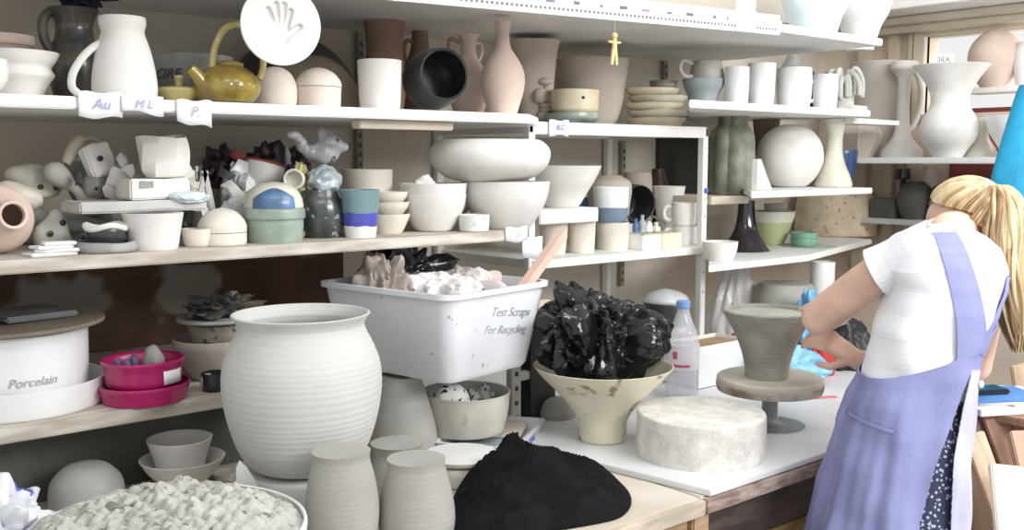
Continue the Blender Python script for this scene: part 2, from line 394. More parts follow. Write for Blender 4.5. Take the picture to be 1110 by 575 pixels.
# ------------------------------------------------------------------ white steel unit in the middle
MT,MM=1.616,1.198; mx0,mx1=x_at(577,1.97,1.5),x_at(765,1.97,1.5); UB=WY-.035
e=empty('steel_shelf_unit',((mx0+mx1)/2,UY+.2,.786),'white painted steel shelf unit with a square post standing on the worktop','shelving unit')
for (x,y) in ((mx0,UY),(mx1,UY),(mx0,UB),(mx1,UB)):
    into(box('post',(x-.013,y,.786),(x+.013,y+.026,MT-.003),paint_white,.002),e)
b=box_bm((mx0,UY-.001,1.578),(mx1,UY+.024,MT),.002); b=box_bm((mx0,UB,1.582),(mx1,UB+.026,MT-.002),.002,b); b=box_bm((mx0-.012,UY,1.582),(mx0+.012,UB+.026,MT-.002),.002,b); b=box_bm((mx1-.012,UY,1.582),(mx1+.012,UB+.026,MT-.002),.002,b)
into(bm_obj('top_frame',b,paint_white),e)
into(box('top_panel',(mx0,UY,MT-.008),(mx1,UB+.026,MT),paint_white,.001),e)
into(box('middle_panel',(mx0+.001,UY-.01,MM-.026),(mx1-.001,UB+.022,MM),paint_white,.002),e)
b=bmesh.new()
for z in (1.52,1.46,1.40,1.34,1.28,1.15,1.08,1.01): box_bm((mx1-.004,UY-.001,z+.02),(mx1+.004,UY+.001,z+.028),0,b)
into(bm_obj('bolt_holes',b,M('post_grey',(.45,.45,.45),.5),fix=False),e)
into(bm_obj('dark_clip',box_bm((mx1-.006,UY-.008,1.385),(mx1+.010,UY,1.403),.002),blueink),e)
into(bm_obj('brace',tube_bm([(mx0+.02,UB+.01,1.24),(mx0+.36,UB+.01,1.56)],.006,6,1),darksteel),e)
# legs of the left bay: cream slotted angle
px=x_at(560,1.76,.9); y_=1.76*KY
e=empty('angle_post',(px,y_,.7708),'cream slotted angle post standing behind the blue marked tray','post')
into(bm_obj('upright',box_bm((px-.017,y_,.7712),(px+.017,y_+.025,.954),.002),steel),e)
b=bmesh.new()
for z in (.80,.84,.88,.92): box_bm((px-.005,y_-.0015,z),(px+.005,y_+.001,z+.012),0,b)
into(bm_obj('slots',b,blackink,fix=False),e)
into(bm_obj('cross_rail',box_bm((px+.017,y_+.015,.90),(px+.26,y_+.035,.925),.002),steel),e)
# boards at the back of the steel unit
yb=WY/KY-.012
box('dark_board',(x_at(713,yb,1.5),WY-.022,aty(740,214,yb).z),(x_at(775,yb,1.5),WY-.0015,1.60),M('dark_slate',(.05,.05,.044),.7,.1,6),.002,None,'dark slate coloured board fixed to the wall behind the square white post','board')
box('cream_board',(x_at(738,yb,1.4),WY-.030,aty(740,236,yb).z),(x_at(790,yb,1.4),WY-.0015,aty(740,214,yb).z-.001),paint_cream,.002,None,'cream batten fixed to the wall below the dark slate coloured board','board')
# right-hand shelves
xl,xr=x_at(747,1.8,1.68),x_at(944,1.8,1.68); e=empty('wall_shelf',((xl+xr)/2,2.4,1.665),'white shelf board carrying the row of white mugs','shelf')
bm_obj('board',slab_poly([(xl,SF),(xr,SF),(xr,WY-.002),(x_at(752,2.38,1.68),WY-.002)],1.665,1.69,e.location),paint_white,e)
xl,xr=x_at(814,1.8,1.38),x_at(946,1.8,1.38); e=empty('wall_shelf',((xl+xr)/2,2.4,1.372),'white shelf board under the round moon jar','shelf')
bm_obj('board',slab_poly([(xl,SF),(xr,SF),(xr,WY-.002),(x_at(800,2.38,1.38),WY-.002)],1.372,1.395,e.location),paint_white,e)
box('shelf_board',(x_at(771,2.0,1.36),2.0*KY,1.34),(x_at(812,2.0,1.36),WY-.04,1.37),paint_cream,.002,None,'short cream board set back beside the steel post','shelf')
R3=1.158; xa,xb,xc=x_at(757,1.8,1.15),x_at(876,1.8,1.15),x_at(945,2.02,1.15)
o=bm_obj('corner_shelf',slab_poly([(x_at(768,1.8,1.15),SF),(xb,SF),(xc,2.02*KY),(xc,WY-.002),(x_at(770,2.4,1.15),WY-.002)],1.136,R3,(0,0,0),.002),paint_white,sharp=20); tag(o,'white corner cut shelf board under the dark bottle and green bowls','shelf')
# end wall shelves
AZs=1.512
shelf('end_shelf',(NX(3.20),.7,1.487),(EX-.052,2.55,AZs),paint_white,'white shelf board along the end wall under the flared vase','')
shelf('end_shelf',(NX(3.42),.7,1.772),(EX-.034,atx(1045,97,3.42).y,1.795),paint_white,'short white shelf board across the window','')
shelf('end_shelf',(NX(3.22),.6,2.117),(EX-.002,WY-.02,2.145),paint_white,'high white shelf board above the window','')
shelf('end_shelf',(NX(3.36),1.3,1.222),(EX-.052,WY-.35,1.247),M('grey_ledge',(.62,.60,.58),.6),'grey ledge along the end wall under the dark pots','')
xt=x_at(925,1.86,1.66)
b=plate_bm([(0,0),(x_at(975,1.86,1.66)-xt,0),(x_at(975,1.86,1.66)-xt,.018),(0,.022)],.10); o=bm_obj('shelf_tongue',b,paint_white,None,(xt,1.86*KY,1.6645-.022)); tag(o,'white offcut board jutting out under the mug shelf end','board')
# worktops
TZ=.785; TF=1.165*KY; jx=x_at(764,1.165,.75); TE=3.12
e=empty('work_table',(1.2,1.9,0),'long worktop table with a scraped wooden edge and dark frame','table')
into(box('table_top',(-.9,TF+.012,.738),(jx-.0005,WY-.014,.770),tableboard,.004),e)
into(box('table_top',(jx+.0005,TF+.012,.738),(TE,WY-.002,.770),tableboard,.004),e)
into(box('edge_strip',(jx+.002,TF-.004,.734),(TE,TF+.0118,.768),chipwood,.003),e)
into(box('edge_strip',(-.9,TF-.004,.734),(jx,TF+.0118,.768),M('cream_edge',(.58,.50,.40),.6,.08,8,.05,30,stretch=(1,5,5)),.003),e)
into(box('apron',(jx+.01,TF+.02,.63),(TE,TF+.045,.7375),darkwood,.003),e)
into(box('apron',(-.9,TF+.02,.64),(jx-.03,TF+.045,.7375),wood,.003),e)
for x,y in ((jx-.03,TF+.006),(TE-.06,TF+.02),(-.85,TF+.02),(jx-.03,WY-.2),(TE-.06,WY-.2),(-.85,WY-.2)):
    into(box('leg',(x,y,0),(x+.055,y+.055,.7375),wood,.004),e)
# white board lying on the right half
pa,pb=atz(577,489,.775).xy,atz(752,531,.775).xy
o=bm_obj('worktop_sheet',slab_poly([tuple(pa),(pb.x,TF),(TE-.02,TF),(TE-.02,WY-.004),(pa.x,WY-.016)],.7705,TZ,(0,0,0),.002),tabletop,sharp=20); tag(o,'white sheet board lying over the table under the plaster drum','board')
TB=.7705
# cardboard carton under the table
q=atz(812,575,.58); cx0,cx1,cy0,cy1,cz=q.x-.08,q.x+.42,TF+.12,TF+.50,.50
e=empty('cardboard_carton',((cx0+cx1)/2,(cy0+cy1)/2,.0),'open brown cardboard carton standing under the table','box')
b=box_bm((cx0,cy0,.0),(cx1,cy0+.005,cz),.001)
for lo,hi in (((cx0,cy1,0),(cx1,cy1+.005,cz)),((cx0,cy0,0),(cx0+.005,cy1,cz)),((cx1-.005,cy0,0),(cx1,cy1,cz)),((cx0,cy0,0),(cx1,cy1,.01))): box_bm(lo,hi,.001,b)
into(bm_obj('carton_body',b,card),e)
def flap(quad):
    bm=bmesh.new(); v=[bm.verts.new(Vector(p)-Vector(e.location)) for p in quad]; bm.faces.new(v)
    o=bm_obj('flap',bm,card,e); md=o.modifiers.new('s','SOLIDIFY'); md.thickness=.005
flap(((cx0,cy0,cz),(cx1,cy0,cz),(cx1,cy0-.09,cz+.12),(cx0,cy0-.09,cz+.12)))
flap(((cx1,cy0,cz),(cx1,cy1,cz),(cx1+.10,cy1,cz+.10),(cx1+.10,cy0,cz+.10)))
flap(((cx0,cy1,cz),(cx1,cy1,cz),(cx1,cy1+.12,cz+.10),(cx0,cy1+.12,cz+.10)))
# ------------------------------------------------------------------ jug shelf
pot('collared_pot','white pot with a wide slanting collar beside the dark jug','pot',16,1.98,[(101,26),(92,34),(82,41),(77,39),(73,38),(66,43),(57,47)],white,S1,t=.004)
pot('white_bowl','white rounded bowl cut by the picture edge on the jug shelf','bowl',-17,1.86,[(102,12),(90,22),(78,25),(64,24)],white,S1,t=.004)
pot('pink_bowl','pinkish bisque bowl behind the white collared pot','bowl',0,2.17,[(100,20),(75,22),(52,34),(49,38),(39,38)],bisque,S1,t=.005)
J=pot('dark_jug','dark brown green stoneware jug behind the white jug','jug',84,2.14,[(104,20),(92,26),(70,28),(52,24),(40,20),(30,19),(22,21),(10,26)],stonew,S1,t=.004)
handle('handle',[(64,14),(52,14),(46,26),(48,42),(55,54),(62,56)],.011,stonew,J)
o=lump('dark_flower','dark blue crumpled flower sitting in the mouth of the dark jug','ornament',88,2.14,top(J)-.008,24,.045,14,M('dark_blue_fabric',(.02,.02,.06),.7,.2,20),amp=.45,freq=2.6,seed=3,flatbase=False,ridged=True)
J=pot('white_jug','tall white jug with a narrow neck and looping handle','jug',136,1.89,[(103,31),(100,33.5),(88,33.5),(72,31.5),(55,28),(42,24),(36,22.3),(31,23),(26,24.3),(19,24)],white,S1,t=.004)
handle('handle',[(114,44),(100,52),(88,64),(79,80),(78,94),(85,102)],.0085,white,J,flat=.75)
D=pot('inscribed_dish','shallow grey dish with inscribed letters behind the olive lid','dish',208,2.02,[(104,26),(98,34),(86,39),(66,44),(62,45)],greyware,S1,t=.005)
def wrap_text(txt,size,o,ang,z,r,mat,name='lettering',tilt=0.):
    """lettering that follows a round wall; ang is the direction it faces"""
    me=text_mesh(txt,size)
    for v in me.vertices:
        x,y,zz=v.co; x,y=x*cos(tilt)-y*sin(tilt),x*sin(tilt)+y*cos(tilt)
        rr=r+.0012+zz; a=ang+x/r
        v.co=(rr*cos(a),rr*sin(a),z+y)
    return link(name,me,mat,o,sharp=0)
def face_ang(o): return atan2(-o.location.y,-o.location.x)
wrap_text('CIRE',.032,D,face_ang(D)-.60,D['_h']*.60,D['_r']*.935,blackink)
L=pot('teapot_cover','olive yellow teapot lid lying by the teapot spout','lid',194,1.90,[(103,14),(100,24),(97,24.5),(95,20),(93.5,6)],olivel,S1)
pot('knob','','',194,1.90,[(95,4.5),(89,4.5),(85,5.5),(82,5)],olivel,z=L.location.z+L['_h']-.004,parent=L)
T=pot('olive_teapot','glossy olive teapot with ribbed round body and overhead loop handle','teapot',247,1.85,[(114,20),(110,27),(101,33),(92,34),(83,30),(75,21),(71,12)],oliveg,S1,lobes=14,lobe_a=.035,seg=84)
pot('lid_rim','','',249,1.85,[(74,14),(70,15),(68,13),(66,8)],oliveg,z=T.location.z+T['_h']-.004,parent=T,seg=32)
Y=T.location.y
W=[aty_r(a,b,Y-.01)-T.location for a,b in ((228,98),(220,90),(213,81),(206,74))]
bm_obj('spout',tube_bm(W,lambda t:.019-.0075*t,12),oliveg,T)
handle('loop_handle',[(230,77),(231,62),(234,48),(242,33),(253,27),(266,29),(278,40),(284,56),(285,73),(281,86)],.0075,olivel,T)
# hanging plaque with a hand impression
p=aty(305,27,1.73); r=43*depth(p)/F
e=empty('hand_plaque',p,'round white plaque with a pressed hand print hanging before the teapot','plaque')
bm=bmesh.new(); n=140; 
def hand_h(x,z):
    """relief of the pressed hand, metres"""
    x/=r; z/=r; h=0
    def seg(ax,az,bx,bz,w):
        dx,dz=bx-ax,bz-az; t=max(0,min(1,((x-ax)*dx+(z-az)*dz)/(dx*dx+dz*dz))); d=hypot(x-ax-t*dx,z-az-t*dz); return max(0,1-(d/w)**2)
    h=max(seg(-.05,-.32,0,-.12,.26),seg(-.15,-.05,-.32,.36,.085),seg(-.06,.0,-.12,.50,.085),seg(.05,.0,.08,.50,.085),seg(.14,-.05,.25,.36,.075),seg(.1,-.3,.46,-.02,.085))
    return .0085*min(1,h*1.6)
rows=[[bm.verts.new((0,hand_h(0,0),0))]]
for i in range(1,44):
    q=r*i/43; rows.append([bm.verts.new((q*cos(2*pi*k/n),hand_h(q*cos(2*pi*k/n),q*sin(2*pi*k/n)) if i<42 else 0,q*sin(2*pi*k/n))) for k in range(n)])
rows.append([bm.verts.new((r*1.01*cos(2*pi*k/n),.006,r*1.01*sin(2*pi*k/n))) for k in range(n)]); rows.append([bm.verts.new((r*cos(2*pi*k/n),.013,r*sin(2*pi*k/n))) for k in range(n)]); rows.append([bm.verts.new((0,.013,0))])
for a,b in zip(rows,rows[1:]):
    for k in range(n):
        j=(k+1)%n
        if len(a)==1: bm.faces.new((a[0],b[k],b[j]))
        elif len(b)==1: bm.faces.new((a[k],b[0],a[j]))
        else: bm.faces.new((a[k],b[k],b[j],a[j]))
o=bm_obj('disc',bm,white,e)
bm_obj('cord',tube_bm([(0,.008,r*.95),(0,.008,1.905-p.z)],.0018,6,1),M('cord_string',(.5,.45,.35),.8),e)
e.rotation_euler=(0,0,radians(-16))
# big dark dish turned over, with an olive heart
dk=bpy.data.materials.new('dark_olive_dish'); dk.use_nodes=True; nt=dk.node_tree; bs=nt.nodes['Principled BSDF']
tc=nt.nodes.new('ShaderNodeTexCoord'); mp=nt.nodes.new('ShaderNodeMapping'); mp.inputs['Scale'].default_value=(1,0,1); ln=nt.nodes.new('ShaderNodeVectorMath'); ln.operation='LENGTH'
rp=nt.nodes.new('ShaderNodeValToRGB'); rp.color_ramp.interpolation='CONSTANT'
D=pot('dark_dish','big dark brown dish turned over behind the lidded jars','dish',318,2.25,[(124,74),(112,74),(91,69),(65,53),(47,31),(41,10),(40,0)],dk,S1,seg=64)
R=D['_r']; nt.links.new(tc.outputs['Object'],mp.inputs[0]); nt.links.new(mp.outputs[0],ln.inputs[0]); nt.links.new(ln.outputs['Value'],rp.inputs[0])
rp.color_ramp.elements[0].color=(.17,.15,.10,1); rp.color_ramp.elements[1].position=R*.80; rp.color_ramp.elements[1].color=(.045,.035,.032,1)
nt.links.new(rp.outputs[0],bs.inputs['Base Color']); bs.inputs['Roughness'].default_value=.45
for cx,pr,lab,Y in ((299,[(123,19),(112,22.5),(98,23.5),(90,22),(80,17),(74,9),(72,0)],'pale domed jar half hidden by the teapot',1.92),(345,[(123,22.5),(115,24),(98,25),(95,25.3)],'pale domed jar with a seam beside the white cylinder',1.90)):
    if cx==299: pot('domed_jar',lab,'jar',cx,Y,pr,cream if 0 else bisquel,S1)
    else:
        J=pot('domed_jar',lab,'jar',cx,Y,pr,bisquel,S1)
        pot('lid','','',cx,Y,[(94,25.2),(88,24),(80,18),(75,9),(73,0)],bisquel,z=top(J)+.0008,parent=J)
pot('white_cylinder','plain white straight sided beaker before the slotted upright','beaker',412,1.87,[(123,19),(121,21),(110,22.3),(90,23.2),(66,24)],white,S1,t=.004)
pot('terracotta_pot','brown terracotta pot behind the white straight sided beaker','pot',418,2.2,[(125,18),(100,22),(60,20),(38,21),(22,23)],terra,S1,t=.006)
P=pot('terracotta_bottle','terracotta bottle with a narrow neck behind the black jar','bottle',456,2.30,[(125,20),(95,23),(74,19),(60,12),(48,9.5),(32,9),(22,12),(18,13)],terra,S1,t=.004)
handle('handle',[(448,46),(441,44),(438,54),(440,66)],.006,terra,P)
# black jar lying on its side, mouth towards the viewer
p=aty(470,88,1.90); s=depth(p)/F
bm=lathe_bm([(0,16*s),(3*s,21*s),(14*s,29*s),(28*s,32*s),(42*s,31*s),(54*s,28*s),(60*s,26*s),(62*s,27.5*s)],open_=.004,seg=56)
ax=Vector((-.22,-.96,.10)).normalized(); 
o=bm_obj('black_jar',bm,blackg); o.rotation_mode='QUATERNION'; o.rotation_quaternion=ax.to_track_quat('Z','Y'); o.location=Vector((p.x-.004,p.y+.045,S1+32*s))
tag(o,'black jar lying on its side with its mouth facing out','jar')
P=pot('bisque_bottle','smaller pink bisque bottle beside the black jar','bottle',508,2.06,[(122,14),(113,19),(101,23),(90,24),(80,21),(70,14.5),(62,9.5),(52,8),(44,8.5),(38,12)],bisque,S1,t=.003)
handle('handle',[(498,46),(489,42),(486,54),(491,72)],.006,terra,P); handle('handle',[(514,46),(521,48),(522,58),(518,68)],.005,bisque,P)
pot('bisque_bottle','taller pink bisque bottle beside the vase with a modelled face','bottle',545,1.92,[(122,15),(112,19),(98,23),(84,24),(72,21),(60,14),(52,9),(44,7.5),(34,7.2),(26,8.5),(22,8)],bisque,S1,t=.003)
V=pot('face_vase','beige flared vase with a modelled face on its side','vase',578,2.17,[(128,15),(118,18),(100,21.5),(80,23.5),(64,25),(52,27),(45,29)],beige,MT,t=.005)
a0=face_ang(V); b=bmesh.new(); rr=V['_r']*.80
for da,z,s,sz in ((.60,.135,.026,.55),(.80,.11,.020,1.5),(.82,.085,.022,.8),(.70,.06,.024,.5),(.72,.045,.024,.5),(.55,.025,.022,.8),(.35,.09,.026,1.0)): ball(b,(rr*.93*cos(a0+da),rr*.93*sin(a0+da),z),(s,s,s*sz),16)
bm_obj('modelled_face',b,beige,V)
# things standing on the white steel unit
pot('planter','large plain beige planter pot on top of the steel unit','planter',642,2.22,[(134,22),(128,28),(112,32.5),(92,35.5),(70,38.5),(65,39.2)],beige,MT,t=.006)
P=pot('grey_plate','grey green round plate under the yellow dish block','plate',620,2.05,[(133,24),(129,30),(123,30)],greensoft,MT)
o=pot('yellow_dish','yellow stoneware dish with a round hole in its wall','dish',623,2.04,[(122,23),(118,26),(104,26.5),(98,26.5)],yellowslab,top(P)+.0006,t=.005,wob=.004)
a=face_ang(o); b=bmesh.new(); ball(b,(o['_r']*.98*cos(a+.35),o['_r']*.98*sin(a+.35),o['_h']*.62),(.006,.006,.005),12); bm_obj('hole',b,blackg,o)
z=MT; names=('lowest','second lowest','middle','second highest','topmost')
for i,(dx,hw,mt) in enumerate(((0,33,yellowslab),(2,33.5,creamy),(-2,32,yellowslab),(2,32.5,creamy),(-4,29,yellowslab))):
    o=pot('stoneware_plate','%s yellow stoneware plate in the stack on the steel unit'%names[i],'plate',711+dx,2.10,[(135-8*i,hw*.75),(133-8*i,hw*.9),(128.6-8*i,hw)],mt,z,group='yellow plates in a stack',wob=.003,seed=i)
    z=top(o)+.0008
o=pot('grey_bowl','lower small dark grey bowl on top of the yellow plates','bowl',719,2.12,[(98,8),(95,13),(91,15)],greyware,z,t=.003)
pot('grey_bowl','upper small dark grey bowl nested above the yellow plates','bowl',719,2.12,[(95,8),(92,13),(88,16)],greyware,top(o)-.003,t=.003)
p=aty(666,50,1.645); s=depth(p)/F
e=empty('gold_ornament',p,'small gold standing figure ornament hanging from the label rail','ornament')
b=bmesh.new(); tube_bm([(0,0,8*s),(0,0,3*s),(0,0,-6*s)],lambda t:(2.4+.8*t)*s,10,4,b)
for q in (-1,1):
    tube_bm([(0,0,3*s),(q*5*s,0,4*s),(q*9.5*s,0,4.2*s)],lambda t:(2.0-1.0*t)*s,8,3,b); tube_bm([(q*1.2*s,0,-4*s),(q*2.6*s,0,-12*s),(q*3.8*s,0,-20*s)],lambda t:(2.3-.7*t)*s,8,3,b)
ball(b,(0,0,11*s),3.6*s,12)
bm_obj('figure',b,M('gold_ornament',(.75,.58,.25),.35,.05,10,metal=0),e)
bm_obj('cord',tube_bm([(0,0,13*s),(0,0,27*s)],.0008,5,1),M('gold_thread',(.6,.5,.25),.5),e)
# paper tags over shelf edges
def tag_paper(px0,px1,py0,py1,Y,txt,label,ink,slant=0,size=.03):
    a=aty(px0,py0,Y); c=aty(px1,py0,Y); d=aty(px0,py1,Y); w=c.x-a.x; h=a.z-d.z
    e=empty('paper_tag',((a.x+c.x)/2,a.y,d.z),label,'tag')
    bm=bmesh.new(); n=14; V=[]
    for i in range(n+1):
        u=i/n; x=-w/2+w*u; zt=h+.002*sin(u*9); zb=slant*w*(u-.5)+.003*sin(u*7+px0); cv=-.004*sin(u*pi)-.002*sin(u*11)
        V.append([bm.verts.new((x,cv,zb)),bm.verts.new((x,cv*.4,zt*.5+zb*.5)),bm.verts.new((x,0,zt))])
    for A,B in zip(V,V[1:]):
        for k in (0,1): bm.faces.new((A[k],B[k],B[k+1],A[k+1]))
    o=bm_obj('paper',bm,paper,e); md=o.modifiers.new('s','SOLIDIFY'); md.thickness=.0006
    me=text_mesh(txt,size,.0003); me.transform(Matrix.Translation((0,-.0068,h*.52))@Matrix.Rotation(pi/2,4,'X')); link('lettering',me,ink,e,sharp=0)
faint=M('faint_blue_ink',(.30,.35,.62),.6); pencil=M('pencil_grey',(.42,.42,.46),.6)
tag_paper(84,132,99,127,1.796,'Au','white paper tag with blue letters under the white jug handle',faint)
tag_paper(131,177,104,122,1.793,'M L','white paper tag with faint blue letters under the white jug',faint,-.12,.024)
tag_paper(191,229,108,135,1.796,'P.','curled white paper tag under the olive lid',pencil,-.15)
tag_paper(595,617,130,147,1.965,'B.C','white paper tag with blue letters on the steel unit edge',blueink,0,.022)
# ------------------------------------------------------------------ heap shelf, from the picture's edge inward
def lying(name,label,cat,p,ax,prof,s,mat,t=.004,z=None,group=None):
    """round vessel laid on its side; prof [(along px, radius px)]; ax is where its mouth points"""
    bm=lathe_bm([(a*s,b*s) for a,b in prof],open_=t,seg=48)
    R=max(b for _,b in prof)*s; q=Vector(ax).normalized().to_track_quat('Z','Y')
    c=max(a for a,b in prof)*s/2
    for v in bm.verts: v.co=q@(v.co-Vector((0,0,c)))
    zm=min(v.co.z for v in bm.verts)
    for v in bm.verts: v.co.z-=zm
    o=bm_obj(name,bm,mat,None,(p.x,p.y,z)); tag(o,label,cat,group); o['_h']=max(v.co.z for v in o.data.vertices); return o
p=aty(0,247,1.93)
lying('bisque_bottle','pale pink bisque bottle lying on its side with its mouth outward','bottle',p,rt*.72-Vector((fw.x,fw.y,0))*.70+Vector((0,0,.12)),[(0,8),(3,20),(16,34),(32,38),(48,34),(60,24),(70,17),(78,15),(84,15)],depth(p)/F,bisque,z=S2+.0005,t=.006)
g1=lump('clay_lump','pale flattened clay lump behind the lying bisque bottle','lump',22,2.14,S2,30,.05,30,greyclay,amp=.2,freq=1.5,seed=1)
bm=bmesh.new(); p=aty(34,183,2.14); s=depth(p)/F
ball(bm,(0,0,20*s),(22*s,22*s,18*s)); ball(bm,(14*s,-8*s,12*s),(14*s,14*s,12*s)); ball(bm,(4*s,-12*s,6*s),(15*s,10*s,7*s)); ball(bm,(-14*s,0,26*s),(13*s,16*s,10*s))
me=remesh(bm,.006,'head',4); o=link('clay_bust',me,cream,None,(p.x,p.y,top(g1)-.012),sharp=0); tag(o,'cream modelled clay head resting on the pale clay lump','ornament')
b=bmesh.new()
for dx,dz in ((3,13),(18,12)): ball(b,(dx*s,-20*s,dz*s),(3.4*s,3*s,3*s),10)
bm_obj('eye_sockets',b,stonew,o)
lump('clay_scrap','cream flat pebble shaped scrap above the lying bisque bottle','scrap',16,2.0,aty(16,222,2.0).z,26,.03,14,cream,amp=.12,freq=1.3,seed=4,rot=(0,radians(18),0))
# ghost shaped figure
p=aty(58,262,1.99); s=depth(p)/F; bm=bmesh.new()
ball(bm,(0,0,8*s),(20*s,12*s,14*s)); ball(bm,(2*s,0,22*s),(15*s,10*s,14*s)); ball(bm,(4*s,0,34*s),(9*s,8*s,9*s)); ball(bm,(-12*s,0,14*s),(9*s,9*s,14*s))
for v in bm.verts: v.co.z=max(v.co.z,0)
o=link('ghost_figure',remesh(bm,.005,'g',5),M('pale_green_clay',(.60,.60,.53),.7,.05,8),None,(p.x,p.y,S2+.0005),sharp=0); tag(o,'small pale green clay figure with two round eye holes','ornament')
b=bmesh.new()
for dx,dz,r in ((-6,17,3.2),(8,28,3.4)): ball(b,(dx*s,-(12.5 if dx<0 else 8.5)*s,dz*s),(r*s,1.6*s,r*s),12)
bm_obj('eye_holes',b,blackg,o)
p=aty(78,222,2.09); s=depth(p)/F; bm=bmesh.new()
for i in range(12):
    t=i/11; ball(bm,((-18+38*t)*s,0,(22-34*t)*s),(10+4*cos(2*pi*t))*s*.9,14)
me=remesh(bm,.005,'bone',4); zmin=min(v.co.z for v in me.vertices)
me.transform(Matrix.Translation((0,0,-zmin)))
G2=lump('clay_lump','dark grey clay lump under the bone shaped clay piece','lump',92,2.1,S2,30,.05,20,greyware,amp=.25,freq=1.6,seed=9)
o=link('bone_piece',me,M('grey_bisque',(.58,.56,.52),.8,.05,8),None,(p.x,p.y-.02,top(G2)-.012),sharp=0); tag(o,'grey bone shaped clay piece lying on the dark clay lump','ornament')
# dark bowl with an arched handle above
P=pot('dark_bowl','dark grey basket bowl with an arched handle on the heap','bowl',99,2.17,[(222,14),(205,22),(185,26),(172,25)],greyware,aty(99,222,2.17).z,t=.004)
handle('arched_handle',[(84,174),(86,158),(93,148),(102,147),(110,153),(114,166),(115,174)],.006,creamy,P)
P2=pot('tall_dark_pot','tall dark pot hidden under the basket bowl','pot',99,2.17,[(270,20),(240,24),(225,18)],greyware,S2); P.location.z=top(P2)
p=aty(80,163,2.08); s=depth(p)/F
o=bm_obj('clay_roll',tube_bm([(-9*s,0,-14*s),(-3*s,0,-4*s),(4*s,0,7*s),(9*s,0,14*s)],lambda t:(4.5+3*sin(pi*t))*s,14),beige,None,p); tag(o,'beige clay roll leaning upward against the basket bowl','roll')
def slab(name,label,cat,px,py,Y,w,h,d,mat,rz=0,rx=0,ry=0,group=None,bev=.004,wob=.0):
    p=aty(px,py,Y); s=depth(p)/F
    bm=box_bm((-w*s/2,-d/2,0),(w*s/2,d/2,h*s),bev)
    if wob:
        bmesh.ops.subdivide_edges(bm,edges=bm.edges[:],cuts=4,use_grid_fill=True)
        for v in bm.verts: v.co+=noise.noise_vector(v.co*30+Vector((px,py,0)))*wob
    o=bm_obj(name,bm,mat,None,p,(rx,ry,rz))
    if label: tag(o,label,cat,group)
    o['_h']=h*s
    return o,s
o,s=slab('folded_tile','white house shaped clay tile with a dark hole on the heap','tile',112,190,2.05,30,34,.03,white,.3,-.15,-.25,wob=.006)
bm_obj('hole',lathe_bm([(0,3.2*s),(.003,3.2*s)],lin=True,seg=20),blackg,o,(-3*s,-.0195,18*s),(pi/2,0,0))
o,s=slab('folded_tile','white folded clay tile beside the white cup tower','tile',126,216,2.02,28,34,.03,white,-.3,.1,.35,wob=.006)
bm_obj('hole',lathe_bm([(0,2.6*s),(.003,2.6*s)],lin=True,seg=20),blackg,o,(4*s,-.0195,22*s),(pi/2,0,0))
o=lump('clay_mask','small pale modelled face tucked under the white tiles','ornament',104,2.06,aty(104,214,2.06).z,13,.025,17,greyclay,amp=.15,freq=2,seed=12)
bm_obj('eyes',(lambda b:(ball(b,(-.006,-.024,.02),.004,10),ball(b,(.008,-.024,.02),.004,10),b)[2])(bmesh.new()),blackg,o)
# white sherds at the shelf edge
z=S2; 
for i,(px,w,d,rz) in enumerate(((55,50,.05,.1),(62,44,.045,-.2),(57,40,.045,.15),(64,34,.04,-.1))):
    p=Vector((x_at(px,1.856,z),1.856*KY,z+.0003)); s=depth(p)/F
    bm=box_bm((-w*s/2,-d/2,0),(w*s/2,d/2,.0062),.002); bmesh.ops.subdivide_edges(bm,edges=bm.edges[:],cuts=3,use_grid_fill=True)
    for v in bm.verts: v.co+=Vector((noise.noise(v.co*40+Vector((i*9,0,0)))*.006,noise.noise(v.co*40+Vector((0,i*7,3)))*.006,0))
    o=bm_obj('tile_sherd',bm,paper,None,p,(0,0,rz)); tag(o,('lowest','second lowest','third','topmost')[i]+' thin white sherd of the little pile at the shelf edge','sherd','white sherds'); z+=.0068
A=pot('ash_dish','brown grey round dish under the black and white dish','dish',114,1.87,[(281,26),(277,33),(268,35),(262,33)],greyware,S2,t=.006,wob=.004)
o=pot('black_white_dish','small white rimmed dish with a black inside','dish',115,1.87,[(264,16),(258,20),(250,21),(246,20)],blackg,top(A)-.012,wob=.003)
bm_obj('white_rim',tube_bm([(cos(a)*o['_r']*.95,sin(a)*o['_r']*.95,o['_h']+.004*sin(3*a)) for a in [2*pi*i/24 for i in range(25)]],.0065,8,2),white,o)
# the white cup tower
CU=pot('white_cup','large white straight cup at the foot of the tower','cup',167,1.87,[(277,23),(272,25),(250,28.5),(231,32)],white,S2,t=.004)
o,s=slab('grey_platter','long grey platter with red marks balanced on the large white cup','platter',148,231,1.93,138,12,.11,M('grey_red_platter',(.55,.54,.52),.5,.05,8,spots=((.42,.08,.08),16,.66)),.05,0,0,wob=.003)
o.location.z=top(CU)+.002; zt=o.location.z+o['_h']
BX,s=slab('white_block','white rectangular clay box on the grey platter','box',166,209,1.93,66,22,.08,white,.08,0,0,wob=.002); BX.location.z=zt+.001; zt2=zt+BX['_h']+.002
b=box_bm((-24*s,-.0412,12*s),(-8*s,-.038,20*s),.001); bm_obj('dark_window',b,greyware,BX)
pot('crumpled_cup','white crumpled cup on top of the tower','cup',178,1.94,[(192,20),(185,25),(172,27),(158,28),(148,27)],white,zt2,t=.004,wob=.012,seed=3,seg=9,sub=2)
lump('clay_scrap','pale ragged clay scrap beside the crumpled cup','scrap',203,1.97,aty(203,212,1.97).z,9,.02,16,cream,amp=.4,freq=2,seed=22,ridged=True)
lump('blue_scrap','pale blue flat glazed scrap on the platter end','scrap',206,1.89,zt-.008,20,.03,8,paleblue,amp=.25,freq=1.4,seed=23)
pot('small_bowl','small cream bowl beside the large white cup','bowl',215,1.87,[(273,10),(267,14),(258,16.5),(248,17.5)],cream,S2,t=.003)
